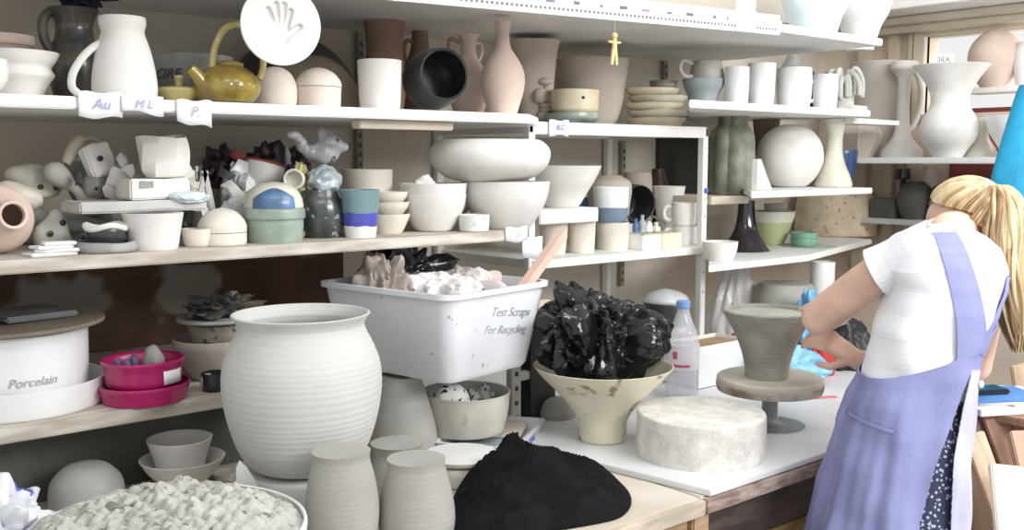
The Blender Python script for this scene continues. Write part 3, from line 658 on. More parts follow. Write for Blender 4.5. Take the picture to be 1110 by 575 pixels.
pot('dark_flask','dark brown flask standing behind the small cream bowl','flask',213,2.05,[(270,14),(240,16),(215,12),(180,8)],stonew,S2)
J=pot('domed_jar','cream domed jar with a seam and a dark knob hole','jar',241,1.87,[(272,25),(262,26),(252,26)],cream,S2)
pot('lid','','',241,1.87,[(251,25.8),(243,25.5),(234,20),(228,12),(225,0)],cream,z=top(J)+.0008,parent=J)
# V shaped piece
p=aty(231,226,1.98); s=depth(p)/F
bm=bmesh.new(); box_bm((-14*s,-.012,0),(-6*s,.012,44*s),.003,bm)
for v in bm.verts: v.co.x+=v.co.z*.28
b2=box_bm((5*s,-.012,0),(13*s,.012,44*s),.003)
for v in b2.verts: v.co.x-=v.co.z*.20
me=bpy.data.meshes.new('t'); b2.to_mesh(me); b2.free(); bm.from_mesh(me)
N3=pot('grey_block','grey drum shaped waster behind the domed jar','waster',236,2.03,[(270,28),(240,30),(228,26)],greyware,S2,wob=.006)
o=bm_obj('v_piece',bm,white,None,(p.x,2.03*KY,top(N3))); tag(o,'white upside down V shaped clay piece above the domed jar','ornament')
# ragged wasters
W0=pot('waster_pot','broad grey pot hidden under the ragged wasters','pot',285,2.17,[(268,48),(240,52),(205,46),(200,40)],greyware,S2)
zt=top(W0)
lump('grey_waster','pale grey crumpled waster with ragged ribs above the domed jar','waster',262,2.05,aty(262,232,2.05).z,21,.035,27,M('pale_grey_waster',(.52,.54,.55),.5,.06,10),amp=.3,freq=1.5,seed=31,ridged=True)
lump('grey_waster','small white grey waster touching the green pot','waster',254,1.965,aty(254,245,1.965).z,14,.025,17,M('white_grey_waster',(.62,.64,.64),.5,.06,10),amp=.3,freq=1.7,seed=32)
plum=M('plum_glaze',(.075,.035,.055),.35,.2,14,coat=.3)
lump('plum_waster','dark plum pointed waster rising behind the V shaped piece','waster',240,2.2,zt-.01,20,.04,24,plum,amp=.30,freq=1.9,seed=41,ridged=True)
lump('plum_waster','dark plum waster beneath the red edged dish','waster',292,2.24,zt-.01,22,.04,26,plum,amp=.30,freq=1.9,seed=43,ridged=True)
lump('plum_waster','dark plum waster behind the white ring','waster',318,2.23,zt-.01,18,.04,22,M('violet_glaze',(.10,.07,.13),.35,.2,14,coat=.3),amp=.30,freq=1.9,seed=44,ridged=True)
redg=M('red_glaze',(.42,.06,.05),.35,.1,10,coat=.3)
o,s=slab('red_sherd','red glazed sherd sticking up out of the wasters','sherd',262,178,2.12,34,9,.02,redg,.2,0,radians(28),wob=.004)
D=pot('red_edged_dish','white tilted dish with a red rim among the wasters','dish',281,2.06,[(206,14),(198,18),(186,21),(176,22)],white,aty(281,206,2.06).z,t=.004); 
bm_obj('red_rim',tube_bm([(cos(a)*D['_r'],sin(a)*D['_r'],D['_h']) for a in [2*pi*i/24 for i in range(25)]],.003,8,2),redg,D); D.rotation_euler=(0,radians(15),0)
GP=pot('green_pot','sage green pot with a rolled rim at the shelf edge','pot',298,1.87,[(268,27),(262,29),(245,31),(238,31),(236,33),(228,33),(226,32)],greensoft,S2,t=.006)
BB=pot('blue_leaf_bowl','cream bowl turned over the green pot with a blue leaf','bowl',297,1.88,[(229,31),(222,31.5),(212,29),(204,23),(199,14),(197,0)],creamy,top(GP)-.002)
p=face_ang(BB); b=bmesh.new()
n=18; R=BB['_r']; rows=[]
def domer(z):  # radius of the turned bowl at height z
    return R*sqrt(max(0,1-(z/(BB['_h']*1.02))**2.6))
for i in range(n+1):
    a=p-.75+1.5*i/n; u=i/n; h=BB['_h']*(.10+.68*sin(pi*min(1,u*.62+.18))**1.2)
    rows.append([b.verts.new(((domer(z)+.002)*cos(a),(domer(z)+.002)*sin(a),z)) for z in [BB['_h']*.04+(h-BB['_h']*.04)*k/8 for k in range(9)]])
for A_,B_ in zip(rows,rows[1:]):
    for k in range(8): b.faces.new((A_[k],B_[k],B_[k+1],A_[k+1]))
o=bm_obj('blue_leaf',b,blueg,BB); 
p=aty(320,191,1.95); q=bm_obj('white_ring',lathe_bm([(0,9),(1,14),(8,15),(14,14)] and [(0,.02),(.002,.0245),(.02,.0265),(.034,.0255)],open_=.006,seg=40),creamy)
q.rotation_mode='QUATERNION'; q.rotation_quaternion=(rt*.1-Vector((fw.x,fw.y,-.02))).to_track_quat('Z','Y'); q.location=(p.x,p.y,aty(320,206,1.95).z+.026); tag(q,'white ring shaped cup on its side with a tan inside','cup')
# grey modelled animal on the dark teapot
TP=pot('dark_teapot','dark speckled teapot with a side handle','teapot',349,1.92,[(266,14),(258,20),(240,25),(222,24),(212,20),(206,18)],M('dark_speckled',(.075,.085,.08),.25,.2,20,coat=.5,spots=((.35,.36,.36),60,.62)),S2)
handle('handle',[(370,217),(378,222),(381,236),(377,250),(370,257)],.006,M('grey_glaze_handle',(.5,.52,.52),.3),TP)
handle('spout',[(331,250),(326,256),(322,262)],.009,greensoft,TP)
GC=lump('blue_grey_chunk','pale blue grey chunk sitting on the dark teapot','chunk',352,1.93,top(TP)-.004,19,.03,16,M('blue_grey_glaze',(.42,.47,.50),.35,.1,12,coat=.3),amp=.25,freq=1.6,seed=51)
p=aty(352,180,1.94); s=depth(p)/F; bm=bmesh.new()
for c,r in (((0,0,14),(18,14,13)),((4,-4,24),(14,12,10)),((16,-8,20),(9,8,6)),((-4,-2,34),(5,4,9)),((5,0,33),(7,6,7)),((-16,0,14),(10,8,8)),((-27,0,22),(7,6,9)),((-36,0,32),(9,6,5))): ball(bm,[x*s for x in c],[x*s for x in r],16)
o=link('animal_figure',remesh(bm,.005,'a',3),M('grey_animal_glaze',(.42,.42,.43),.4,.15,14,coat=.2,spots=((.06,.05,.06),22,.60)),None,(p.x,p.y,top(GC)-.004),sharp=0); tag(o,'grey and white modelled animal figure perched highest of the wasters','ornament')
b=bmesh.new(); ball(b,(24*s,-10*s,21*s),2.6*s,10); ball(b,(8*s,-14*s,27*s),2.2*s,10); bm_obj('nose_and_eye',b,blackg,o)
lump('yellow_scrap','small cream yellow glazed scrap under the animal figure','scrap',325,1.96,aty(325,214,1.96).z,10,.02,20,olivel,amp=.4,freq=2,seed=61)
# broken sherds wedged among the wasters
random.seed(21)
greyg=M('pale_grey_glaze',(.60,.62,.63),.35,.08,12,coat=.2); charc=M('charcoal_glaze',(.09,.09,.10),.35,.15,14,coat=.2)
for i,(px,py,Y,r,m_) in enumerate(((118,206,1.99,9,white),(86,196,2.03,8,charc),(140,186,1.98,8,white),(134,176,2.0,7,greyg),(146,204,1.90,6,white),(199,186,1.95,8,white),(206,202,1.96,7,creamy),(222,232,1.95,8,greyg),(252,206,1.99,10,white),(246,190,2.02,9,charc),(272,200,1.99,9,white),(258,182,2.05,9,greyg),(300,180,2.06,9,charc),(328,196,1.98,8,white),(312,170,2.08,9,greyg),(338,162,1.97,7,white),(322,228,1.93,8,charc),(342,212,1.92,7,greyg),(88,262,1.93,7,charc),(128,244,1.95,8,greyware),(196,244,1.95,7,charc))):
    p=aty(px,py,Y); s_=depth(p)/F*r; bm=bmesh.new(); bmesh.ops.create_icosphere(bm,subdivisions=1,radius=1)
    sx,sy,sz=random.uniform(.8,1.5),random.uniform(.25,.5),random.uniform(.8,1.4); rz=random.uniform(-1,1); ry=random.uniform(-.8,.8)
    R_=Matrix.Rotation(rz,3,'Z')@Matrix.Rotation(ry,3,'Y')
    for v in bm.verts:
        f=1+.6*random.uniform(-1,.8); v.co=R_@Vector((v.co.x*sx*s_*f,v.co.y*sy*s_,v.co.z*sz*s_*f))
    o=bm_obj('ceramic_sherd',bm,m_,None,p,sharp=25); tag(o,'small broken ceramic sherd wedged among the heaped wasters','sherd','broken sherds in the heap')
# beaker, cylinder and nested bowls
o=pot('striped_beaker','beaker with teal, blue and white glaze bands','beaker',391,1.86,[(261,15.5),(258,16.5),(240,18.5),(222,20),(206,21.5)],white,S2,t=.004)
h=o['_h']; o.data.materials[0]=two_tone('banded_glaze',None,None,0,bands=[(-.1,(.78,.78,.75)),(h*.24,(.07,.08,.42)),(h*.52,(.16,.27,.29))],rough=.3,coat=.3)
pot('cream_cylinder','cream straight cylinder pot behind the striped beaker','pot',399,2.03,[(262,24),(240,26),(200,27),(184,27.5)],cream,S2,t=.005)
z=S2
for i,(y0,y1,hw) in enumerate(((260,232,26),(240,219,25),(229,208,23.5))):
    o=pot('nested_bowl',('lowest','middle','topmost')[i]+' cream bowl of the small stack beside the striped beaker','bowl',419,1.93,[(y0,hw*.55),(y0-5,hw*.65),(y1+6,hw*.92),(y1,hw)],cream,z,t=.003,group='stack of three cream bowls'); z+=o['_h']*.45
z=S2
o=pot('white_bowl','lower white bowl of the pair in front of the wide closed bowl','bowl',470,1.92,[(253,18),(248,21),(235,29),(222,34),(211,36)],white,S2,t=.004)
o2=pot('white_bowl','upper white bowl nested in its twin, holding a clay lump','bowl',470,1.92,[(242,18),(230,28),(215,34),(199,36.5)],white,S2+.036,t=.004)
lump('clay_lump','white clay lump inside the upper white bowl','lump',461,1.91,top(o2)-.036,15,.028,13,white,amp=.2,freq=1.5,seed=71)
pot('speckled_cup','small white cup with grey mottling at the shelf edge','cup',514,1.845,[(252,14.5),(249,16),(240,16.5),(233,16.8)],M('mottled_white',(.78,.79,.76),.4,.04,10,spots=((.5,.55,.5),45,.6)),S2,t=.004)
o=pot('large_bowl','large white bowl under the wide closed bowl','bowl',548,1.885,[(250,22),(246,27),(232,37),(215,45),(197,48.5)],white,S2,t=.005)
pot('closed_bowl','wide white closed bowl on top of the large bowl','bowl',531,1.90,[(196,36),(191,50),(180,62),(168,66),(160,64),(154,58),(152,54)],white,top(o)+.002,t=.005)
tag_paper(548,572,247,263,1.797,'ab','pale pink paper tag at the end of the heap shelf',M('pink_faint_ink',(.7,.5,.6),.6),0,.02)
tag_paper(566,588,258,281,1.80,'','white paper slip hanging beside the pale pink tag',faint,0,.02)
# ------------------------------------------------------------------ steel unit, middle shelf
c1=pot('cup_support','cream cup under the end of the white slab','cup',630,2.06,[(277,12.5),(272,14),(255,15),(241,15.5)],cream,MM,t=.003)
c2=pot('cup_support','cream cup under the blue and white cup','cup',664,2.07,[(277,15),(272,16.5),(255,17.5),(241,18)],cream,MM,t=.003)
c0=pot('cup_support','pinkish cup under the white slab, behind the pink brush','cup',600,2.07,[(277,12.5),(255,15),(241,15.5)],bisquel,MM,t=.003)
zz=max(top(c0),top(c1))+.001
o=box('white_slab',(x_at(585,2.0,zz),2.0*KY,zz),(x_at(649,2.0,zz),2.22*KY,zz+.046),white,.003,None,'white plaster slab bridging the cups under the flared bowl','slab')
pot('flared_bowl','white flared bowl standing on the white slab','bowl',607,2.10,[(224,20),(220,23),(208,30),(195,38),(180,45)],white,zz+.046,t=.004)
o=pot('blue_white_cup','white cup with a blue grey foot on the cream cup','cup',662,2.07,[(240,16),(236,18),(222,19),(203,19.5)],white,top(c2)+.001,t=.003,wob=.003); h=o['_h']
o.data.materials[0]=two_tone('blue_foot_glaze',None,None,0,bands=[(-.1,(.16,.22,.30)),(h*.42,(.74,.77,.76))],rough=.35,coat=.2)
pot('blue_cone','blue glazed cone cup behind the white slab end','cup',637,2.26,[(274,8),(225,13),(214,9)],blueg,MM)
pot('beige_pot','beige pot behind the blue and white cup','pot',660,2.19,[(274,18),(225,22),(200,24),(190,12)],beige,MM)
pot('beige_pot','taller beige pot beside the dark brown bottle','pot',690,2.26,[(274,15),(225,17),(195,16),(187,15)],beige,MM,t=.004)
b0=box('wooden_block',(x_at(674,2.15,1.25),2.12*KY,MM+.0006),(x_at(700,2.15,1.25),2.22*KY,aty(686,242,2.15).z),white,.002,None,'white plaster block under the black mouthed jar','block')
p=aty(684,220,2.17)
lying('black_mouthed_jar','pale jar lying with its black mouth facing out','jar',p,rt*.45-Vector((fw.x,fw.y,0))*.9,[(0,10),(4,18),(20,21),(34,20)],depth(p)/F,blackg,z=aty(686,242,2.15).z)
pot('brown_bottle','dark brown bottle in front of the slate coloured board','bottle',712,2.31,[(274,13),(225,14),(205,13),(190,8),(183,6)],M('dark_brown_glaze',(.05,.028,.024),.3,.1,10,coat=.3),MM)
pot('white_goblet','tall white flared beaker behind the two stacked mugs','beaker',724,2.20,[(274,13),(255,12.5),(235,13),(218,15.5),(202,18)],white,MM,t=.003)
def mug(label,cx,Y,y0,y1,hw,mat,z,side=-1,group='white mugs in a row',flare=1.0,hp=(.25,.8)):
    o=pot('white_mug',label,'mug',cx,Y,[(y0,hw*.86),(y0-2,hw*.95),((y0+y1)/2,hw),(y1,hw*flare)],mat,z,group=group,t=.003)
    r=o['_r']; h=o['_h']; d=Vector((rt.x,rt.y,0))*side+Vector((fw.x,fw.y,0)).normalized()*sqrt(max(0,1-side*side))
    pts=[d*r*.95+Vector((0,0,h*hp[1])),d*(r*1.4)+Vector((0,0,h*(hp[1]+.02))),d*(r*1.6)+Vector((0,0,h*.55)),d*(r*1.4)+Vector((0,0,h*(hp[0]+.03))),d*r*.95+Vector((0,0,h*hp[0]))]
    bm_obj('handle',tube_bm(pts,r*.16,8),mat,o); return o
m1=mug('lower white mug of the pair beside the steel post',742,2.06,272,245,13.5,white,MM,-1,'stacked pair of mugs')
mug('upper white mug of the pair beside the steel post',741,2.06,244,220,13.5,white,top(m1)+.001,-1,'stacked pair of mugs')
e=empty('tool_tray',aty(705,273,2.03),'white and yellow tray of small bottles on the steel unit','tray'); e.location.z=MM
xa,xm,xb=x_at(685,2.03,MM),x_at(705,2.03,MM),x_at(727,2.03,MM); hh=.052
yel=M('pale_yellow_plastic',(.78,.74,.52),.5)
into(box('white_tub',(xa,1.985*KY,MM),(xm,2.075*KY,MM+hh),whiteg,.003),e); into(box('yellow_tub',(xm+.001,1.985*KY,MM),(xb,2.075*KY,MM+hh),yel,.003),e); into(box('lime_rim',(xa,1.984*KY,MM+hh),(xm-.01,2.0*KY,MM+hh+.004),limeg,.001),e)
for i,(px,c,hw,hp_) in enumerate(((689,blueg,3.5,18),(696,greyblue,4,22),(703,whiteg,4.5,15),(711,creamy,5,14))):
    pot('small_bottle',('blue','grey','white','cream')[i]+' small bottle standing on the tool tray','bottle',px,2.03,[(255,hw),(255-hp_*.6,hw),(255-hp_*.75,hw*.5),(255-hp_,hw*.5)],c,MM+hh+.0045,group='small bottles on the tray')
o=bm_obj('palette_knife',tube_bm([(0,0,0),(.035,0,-.012),(.075,0,-.03)],.006,8,flat=.5),darksteel,None,aty(706,234,2.03)); tag(o,'dark handled tool lying over the small bottles','tool')
# ------------------------------------------------------------------ lowest shelf
LB=pot('white_tub','wide low white tub at the front of the lowest shelf','tub',17,1.975,[(446,82),(442,89),(430,91.5),(410,92.5)],plasticb,S3,t=.005)
BK=pot('white_bucket','white bucket with pencilled writing standing in the wide tub','bucket',16,1.975,[(424,72),(420,75),(390,76),(356,77)],plasticb,S3+.012,t=.004)
wrap_text('Porcelain',.025,BK,face_ang(BK)+.24,BK['_h']*.40,BK['_r']*.99,pencil)
wrap_text('lo',.026,LB,face_ang(LB)+1.0,LB['_h']*.45,LB['_r']*.985,pencil)
wl=pot('wooden_bat','dark round wooden bat lying as a lid on the bucket','bat',16,1.975,[(355,89),(354,91),(350,91)],M('bat_wood',(.20,.17,.13),.75,.15,9,.08,30,col2=(.16,.13,.10)),top(BK)+.001); wl.rotation_euler=(0,radians(-1.2),0); wl.location.z+=.004
o,s=slab('grey_board','grey board lying on the round wooden bat','board',30,346,2.0,76,6,.16,M('grey_slate',(.16,.16,.165),.6,.1,8),.15,0,0); o.location.z=top(wl)+.004
# magenta bowls
m1=pot('magenta_bowl','lower magenta plastic bowl under its twin','bowl',157,1.86,[(440,38),(436,43),(425,45),(417,47.5),(414,47.5)],magenta,S3,t=.003)
m2=pot('magenta_bowl','upper magenta plastic bowl with a white label, holding a stone','bowl',156,1.86,[(417,37),(412,39),(398,40.5),(391,43),(388,43)],magenta,top(m1)-.005,t=.003)
a=face_ang(m2); b=bmesh.new(); rows=[]
for i in range(7):
    t=a+.50+.62*i/6; R=m2['_r']*.955+.002
    rows.append([b.verts.new((R*cos(t),R*sin(t),m2['_h']*q)) for q in (.16,.66)])
for A_,B_ in zip(rows,rows[1:]): b.faces.new((A_[0],B_[0],B_[1],A_[1]))
o=bm_obj('paper_label',b,paper,m2); md=o.modifiers.new('s','SOLIDIFY'); md.thickness=.0008
lump('grey_stone','pale grey stone standing in the upper magenta bowl','stone',167,1.87,m2.location.z+.012,11,.03,19,greyclay,amp=.12,freq=1.4,seed=81)
for i,(px,dy) in enumerate(((128,0),(138,-.02),(146,.01))):
    lump('glaze_stick',('first','second','third')[i]+' small dark violet bit lying in the upper magenta bowl','bit',px,1.86+dy,m2.location.z+.012,5,.012,15,M('violet_bits',(.13,.10,.2),.5),amp=.2,freq=2,seed=90+i,group='violet bits in the bowl')
# bowls at the back
b1=pot('mixing_bowl','big pale brown bowl at the back of the lowest shelf','bowl',233,1.96,[(412,22),(406,26),(390,36),(375,42),(366,43)],M('dun_glaze',(.55,.48,.43),.5,.06,8),S3,t=.005)
b2=pot('patterned_bowl','patterned bowl nested in the big pale brown bowl','bowl',237,1.96,[(384,24),(368,29),(350,32)],M('patterned_glaze',(.30,.27,.21),.4,.1,14,spots=((.08,.07,.10),40,.56)),S3+.052,t=.004)
b3=pot('grey_plate','grey plate lying on the patterned bowl','plate',234,1.96,[(350,30),(347,40),(343,41)],greyware,top(b2)+.001)
lump('dark_waster','dark brown waster piled on the grey plate','waster',243,1.96,top(b3)-.002,32,.06,12,stonew,amp=.45,freq=2.2,seed=101,ridged=True)
o=pot('dark_cup','small dark cup with a pale looped handle under the patterned bowl','cup',233,1.845,[(424,11),(418,14),(404,14)],M('dark_cup_glaze',(.03,.03,.035),.4),S3,t=.003)
handle('handle',[(228,407),(222,408),(219,415),(223,421),(229,421)],.0045,greyclay,o)
# under the lowest shelf
o=pot('white_bowl','lower white bowl of the pair under the lowest shelf','bowl',199,1.85,[(528,20),(522,24),(510,36),(496,45)],white,TB,t=.004)
pot('white_bowl','upper white bowl standing in the pair under the lowest shelf','bowl',196,1.86,[(505,24),(498,27),(475,34.5)],white,TB+.034,t=.004)
pot('small_dish','small white dish edge behind the pair of white bowls','dish',243,1.86,[(524,10),(512,14)],white,TB,t=.003)
pot('grey_dome','grey bowl turned over behind the clay scraps','bowl',95,1.85,[(538,39),(526,38),(513,31),(504,19),(501,0)],M('grey_shade_bowl',(.45,.44,.42),.6),TB)
# blue and white cloth at the frame's edge
p=aty(2,560,1.55)
o=lump('blue_cloth','blue and white patterned cloth bundled beside the clay scraps','cloth',-2,1.68,TB,46,.08,50,M('blue_white_cloth',(.80,.82,.86),.8,.03,6,.2,30,spots=((.08,.15,.48),8,.52)),amp=.35,freq=1.6,seed=111,ridged=True,sub=5)
# basin of clay scraps
BS=pot('scrap_basin','wide grey white basin full of clay scraps','basin',184,1.37,[(640,130),(620,142),(580,149),(572,149)],plasticb,TB,t=.006,seg=72)
R=BS['_r']-.0078; bm=bmesh.new(); rows=[]; nr,na=60,150
for i in range(nr+1):
    q=R*i/nr; row=[]
    for k in range(na if i else 1):
        a=2*pi*k/na; x,y=q*cos(a),q*sin(a); v=Vector((x,y,0))
        vor=noise.voronoi(v*26+Vector((3,1,0)))[0]; c=max(0,1-(vor[0]*1.5)**2)
        v2=noise.voronoi(v*55)[0]; c2=max(0,1-(v2[0]*1.5)**2)
        n=noise.noise(v*6)
        h=(.022*(1-(q/R)**4)+.020*c*(.22+.8*noise.noise(v*19)+.15)+.010*c2+.006*noise.noise(v*70)+.014*n)*(1-.75*(q/R)**10)-.006*(q/R)**6*max(0,cos(a+.15))**3
        dx,dy=x+.055,y+.13
        h-=.018*exp(-(dx*dx+dy*dy)/.0016)
        row.append(bm.verts.new((x,y,h)))
    rows.append(row)
for i in range(nr):
    for k in range(na):
        j=(k+1)%na
        if i==0: bm.faces.new((rows[0][0],rows[1][k],rows[1][j]))
        else: bm.faces.new((rows[i][k],rows[i+1][k],rows[i+1][j],rows[i][j]))
o=bm_obj('clay_scraps',bm,scrap,None,(BS.location.x,BS.location.y,top(BS)-.001)); o['kind']='stuff'; tag(o,'heap of white clay scraps filling the wide basin','clay scraps')
for i,(px,py) in enumerate(((118,562),(134,566),(150,561),(166,553))):
    q=atz(px,py,top(BS)); o=bm_obj('grey_clay_bit',lump_bm(.018,.015,.013,amp=.4,freq=2.5,seed=120+i,sub=3),M('grey_bit',(.30,.30,.25),.8,.2,20),None,(q.x,q.y,top(BS)+.004)); tag(o,('first','second','third','fourth')[i]+' grey crumb lying on the white clay scraps, counted from the blue cloth','crumb','grey crumbs on the scraps')
# large ridged vase on an upturned pot
X0,Y0=x_at(330,1.58,.95),1.58*KY; zv=z_at(507,X0,Y0)
UP=pot('upturned_pot','grey white pot carrying the big ridged vase','pot',330,1.58,[(564,50),(556,58),(535,62),(512,63),(508,60)],vasec,TB); k=(zv-TB)/UP['_h']
for v in UP.data.vertices: v.co.z*=k
UP['_h']=zv-TB
pot('ridged_vase','big round pale vase with throwing ridges and flared rim','vase',330,1.58,[(507,42),(501,56),(485,68),(465,76),(440,82.5),(415,85.5),(392,83.5),(374,77),(362,71),(354,68),(349,68.5),(344,71.5),(340,74.5)],vasec,zv+.001,t=.007,ridge=.00028,ridge_p=.0125,seg=96)
p=aty(272,530,1.53); s=depth(p)/F
b=plate_bm([(x*s,y*s) for x,y in ((-15,-50),(-15,30),(-11,38),(-4,30),(6,12),(12,-4),(15,-22),(15,-50))],.006)
o=bm_obj('leaf_shard',b,vasec,None,(p.x,p.y,TB+50*s),(0,0,radians(-20))); tag(o,'curved pale shard standing against the upturned pot','shard')
# leather-hard bottles standing upside down
gc=greyclay
pot('grey_vase','tall grey vase standing behind the front trio','vase',436,1.76,[(500,36),(480,38.5),(460,36.5),(440,31),(424,26),(416,23.5),(412,22),(407,22)],gc,TB,ridge=.00022,ridge_p=.010)
pot('grey_vase','short grey vase peeping over the front two','vase',431,1.52,[(560,26),(545,32),(525,34),(505,30),(492,26),(486,26.5),(480,28.5)],gc,TB,ridge=.00022,ridge_p=.010)
pot('grey_vase','grey vase at the front, overlapping the ridged vase','vase',372,1.38,[(600,28),(585,35),(562,39.5),(540,39),(520,36),(504,32),(496,30.5),(489,31.5)],gc,TB,ridge=.00022,ridge_p=.010)
pot('grey_vase','grey vase at the front beside the black cloth','vase',452,1.345,[(605,30),(590,37),(565,41.5),(545,40.5),(525,36.5),(510,32.5),(504,31),(497,31.5)],gc,TB,ridge=.00022,ridge_p=.010)
# ------------------------------------------------------------------ big tub of bags
zr=1.20; A_=atz(352,303,zr).xy; B_=atz(487,322,zr).xy; C_=atz(602,304,zr).xy
e1=(C_-B_); e2=Vector((-e1.y,e1.x)).normalized()*.46
c0=B_+e1/2+e2/2; w0,d0=e1.length/2,.23; an=atan2(e1.y,e1.x)
def rrect(w,d,r,n=6):
    out=[]
    for cx,cy,a0 in ((w-r,d-r,0),(-(w-r),d-r,pi/2),(-(w-r),-(d-r),pi),(w-r,-(d-r),3*pi/2)):
        for i in range(n+1): a=a0+pi/2*i/n; out.append((cx+r*cos(a),cy+r*sin(a)))
    return out
def rr_loft(levels,bm=None):
    bm=bm or bmesh.new(); rows=[[bm.verts.new((x,y,z)) for x,y in rrect(w,d,r)] for z,w,d,r in levels]
    for a,b in zip(rows,rows[1:]):
        n=len(a)
        for i in range(n): bm.faces.new((a[i],a[(i+1)%n],b[(i+1)%n],b[i]))
    bm.faces.new(list(reversed(rows[0]))); bm.faces.new(rows[-1]); return bm
hT=zr-S3-.001
TU=empty('bag_tub',(c0.x,c0.y,S3+.001),'large white plastic tub full of polythene bags, with writing','tub',rz=an)
k=.80
bm=rr_loft([(0,w0*.74,d0*.78,.03),(.012,w0*.78,d0*.82,.035),(hT-.03,w0*.93,d0*.95,.04),(hT-.012,w0*.94,d0*.955,.04),(hT-.012,w0*1.0,d0*1.0,.045),(hT,w0*1.0,d0*1.0,.045),(hT,w0*.93,d0*.945,.04),(hT-.03,w0*.91,d0*.93,.038),(.02,w0*.74,d0*.79,.032)])
bm_obj('tub_body',bm,plastic,TU,sharp=30)
tl=atan(d0*.13/(hT-.042))
for i,(tx,hh,sz,x0) in enumerate((('Test Scraps',.150,.032,.040),('For Recycling',.108,.029,.028))):
    me=text_mesh(tx,sz,.0005); yy=-(d0*(.82+.13*(hh-.012)/(hT-.042)))
    me.transform(Matrix.Translation((x0,yy-.0012,hh))@Matrix.Rotation(radians(6),4,'Y')@Matrix.Rotation(pi/2+tl,4,'X')); link('lettering',me,M('marker_grey',(.36,.37,.40),.6),TU,sharp=0)
def inT(x,y): v=Matrix.Rotation(an,2)@Vector((x,y)); return c0.x+v.x,c0.y+v.y
def bag(name,label,x,y,z,r,mat,seed,amp=.24,freq=2.2,cat='bag',rot=None):
    X,Y=inT(x,y); o=bm_obj(name,lump_bm(*r,amp=amp,freq=freq,seed=seed,ridged=True,sub=5,oct_=4,flatbase=True,drape=.4),mat,None,(X,Y,z),rot); tag(o,label,cat); o['_h']=max(v.co.z for v in o.data.vertices); return o
bag('polythene_bag','brownish polythene bag at the shaded end of the tub',-.10,.08,zr-.075,(.06,.085,.075),brownbag,201)
bag('polythene_bag','pinkish white polythene bag heaped in the middle of the tub',.01,-.02,zr-.075,(.075,.11,.055),pinkbag,203,amp=.24)
bag('polythene_bag','pale pink polythene bag beside the pink wooden stick',.118,-.01,zr-.07,(.04,.11,.05),M('pinker_bag',(.78,.60,.58),.35,.1,12,.3,30,col2=(.84,.82,.81)),204,amp=.26,freq=2.2)
bag('bin_bag','black bin bag stuffed at the back of the tub under the shelf',.05,.165,zr-.075,(.12,.05,.085),blackplastic,205,amp=.35)
p0=aty(572,306,1.63); p1=aty(610,253,1.66); 
o=bm_obj('pink_stick',tube_bm([(0,0,-.08),(0,0,.0),(0,0,(p1-p0).length)],.0165,4,1),M('pink_wood',(.64,.40,.34),.65,.1,8,col2=(.70,.50,.40)),None,p0); o.rotation_mode='QUATERNION'; o.rotation_quaternion=(p1-p0).to_track_quat('Z','Y'); tag(o,'pink wooden batten sticking out of the tub','stick')
q=aty(588,326,1.87); box('wooden_board',(x_at(581,1.87,.95),1.87*KY,TZ+.0006),(x_at(597,1.87,.95),1.87*KY+.02,q.z),M('pale_board',(.72,.58,.42),.7,.06,6),.002,None,'pale wooden board standing behind the black box and tub end','board')
q=box('black_box',(x_at(571,1.78,.9),1.77*KY,TZ),(x_at(600,1.78,.9),1.84*KY,aty(590,345,1.80).z),M('black_plastic',(.02,.02,.02),.4),.004,None,'black box standing between the tub and the bin liner','box')
pot('dark_pot','small dark grey pot lid between the ridged vase and the tub','pot',424,1.83,[(394,10),(385,14),(375,12),(368,4)],greyware,S3)
# tray and basin under the tub
TR=empty('paper_tray',(*atz(532,484,TB).xy,TB),'white plastic tray with blue marks holding papers','tray',rz=radians(34))
bm_obj('tray_body',rr_loft([(0,.135,.095,.012),(.04,.145,.105,.015),(.043,.15,.11,.015),(.043,.14,.10,.012),(.008,.13,.09,.01)]),plastic,TR,sharp=30)
for i,(x,y,r,m_) in enumerate(((.02,0,.2,paper),(-.01,.01,-.15,greyblue),(.06,-.02,.5,bisquel))): bm_obj('paper',box_bm((-.07,-.05,.009+.009*i),(.07,.05,.016+.009*i),.0005),m_,TR,(x,y,0),(0,0,r*.25))
me=text_mesh('uw',.045,.0004); me.transform(Matrix.Translation((.02,-.1035,.021))@Matrix.Rotation(pi/2-.2,4,'X')); link('blue_marks',me,blueink,TR,sharp=0)
bz=TB+.0445
BN=pot('round_basin','round cream plastic basin holding a speckled ball','basin',505,1.735,[(470,38),(466,41),(445,46),(428,48),(424,49)],M('dusty_cream_plastic',(.62,.60,.53),.5,.06,8,spots=((.45,.42,.36),20,.68)),bz,t=.005)
o=lump('speckled_ball','white clay ball with dark speckles in the round basin','ball',489,1.735,bz+.022,22,.048,26,M('speckled_clay',(.86,.86,.83),.7,.03,8,spots=((.03,.03,.03),62,.57)),amp=.06,freq=1.5,seed=131)
lump('clay_bit','small grey clay bits beside the speckled ball','clay bit',521,1.74,bz+.022,15,.03,17,M('speck_bits',(.55,.53,.5),.7,.1,20,spots=((.04,.04,.04),40,.55)),amp=.35,freq=2.4,seed=132,ridged=True)
o=pot('cream_block','round cream clay block between the grey vases and the cloth','block',500,1.55,[(522,33),(518,35),(506,36),(500,35)],cream,TB)
pot('white_plate','white plate lying on the round cream block','plate',500,1.55,[(500,30),(497,38),(492,41)],white,top(o))
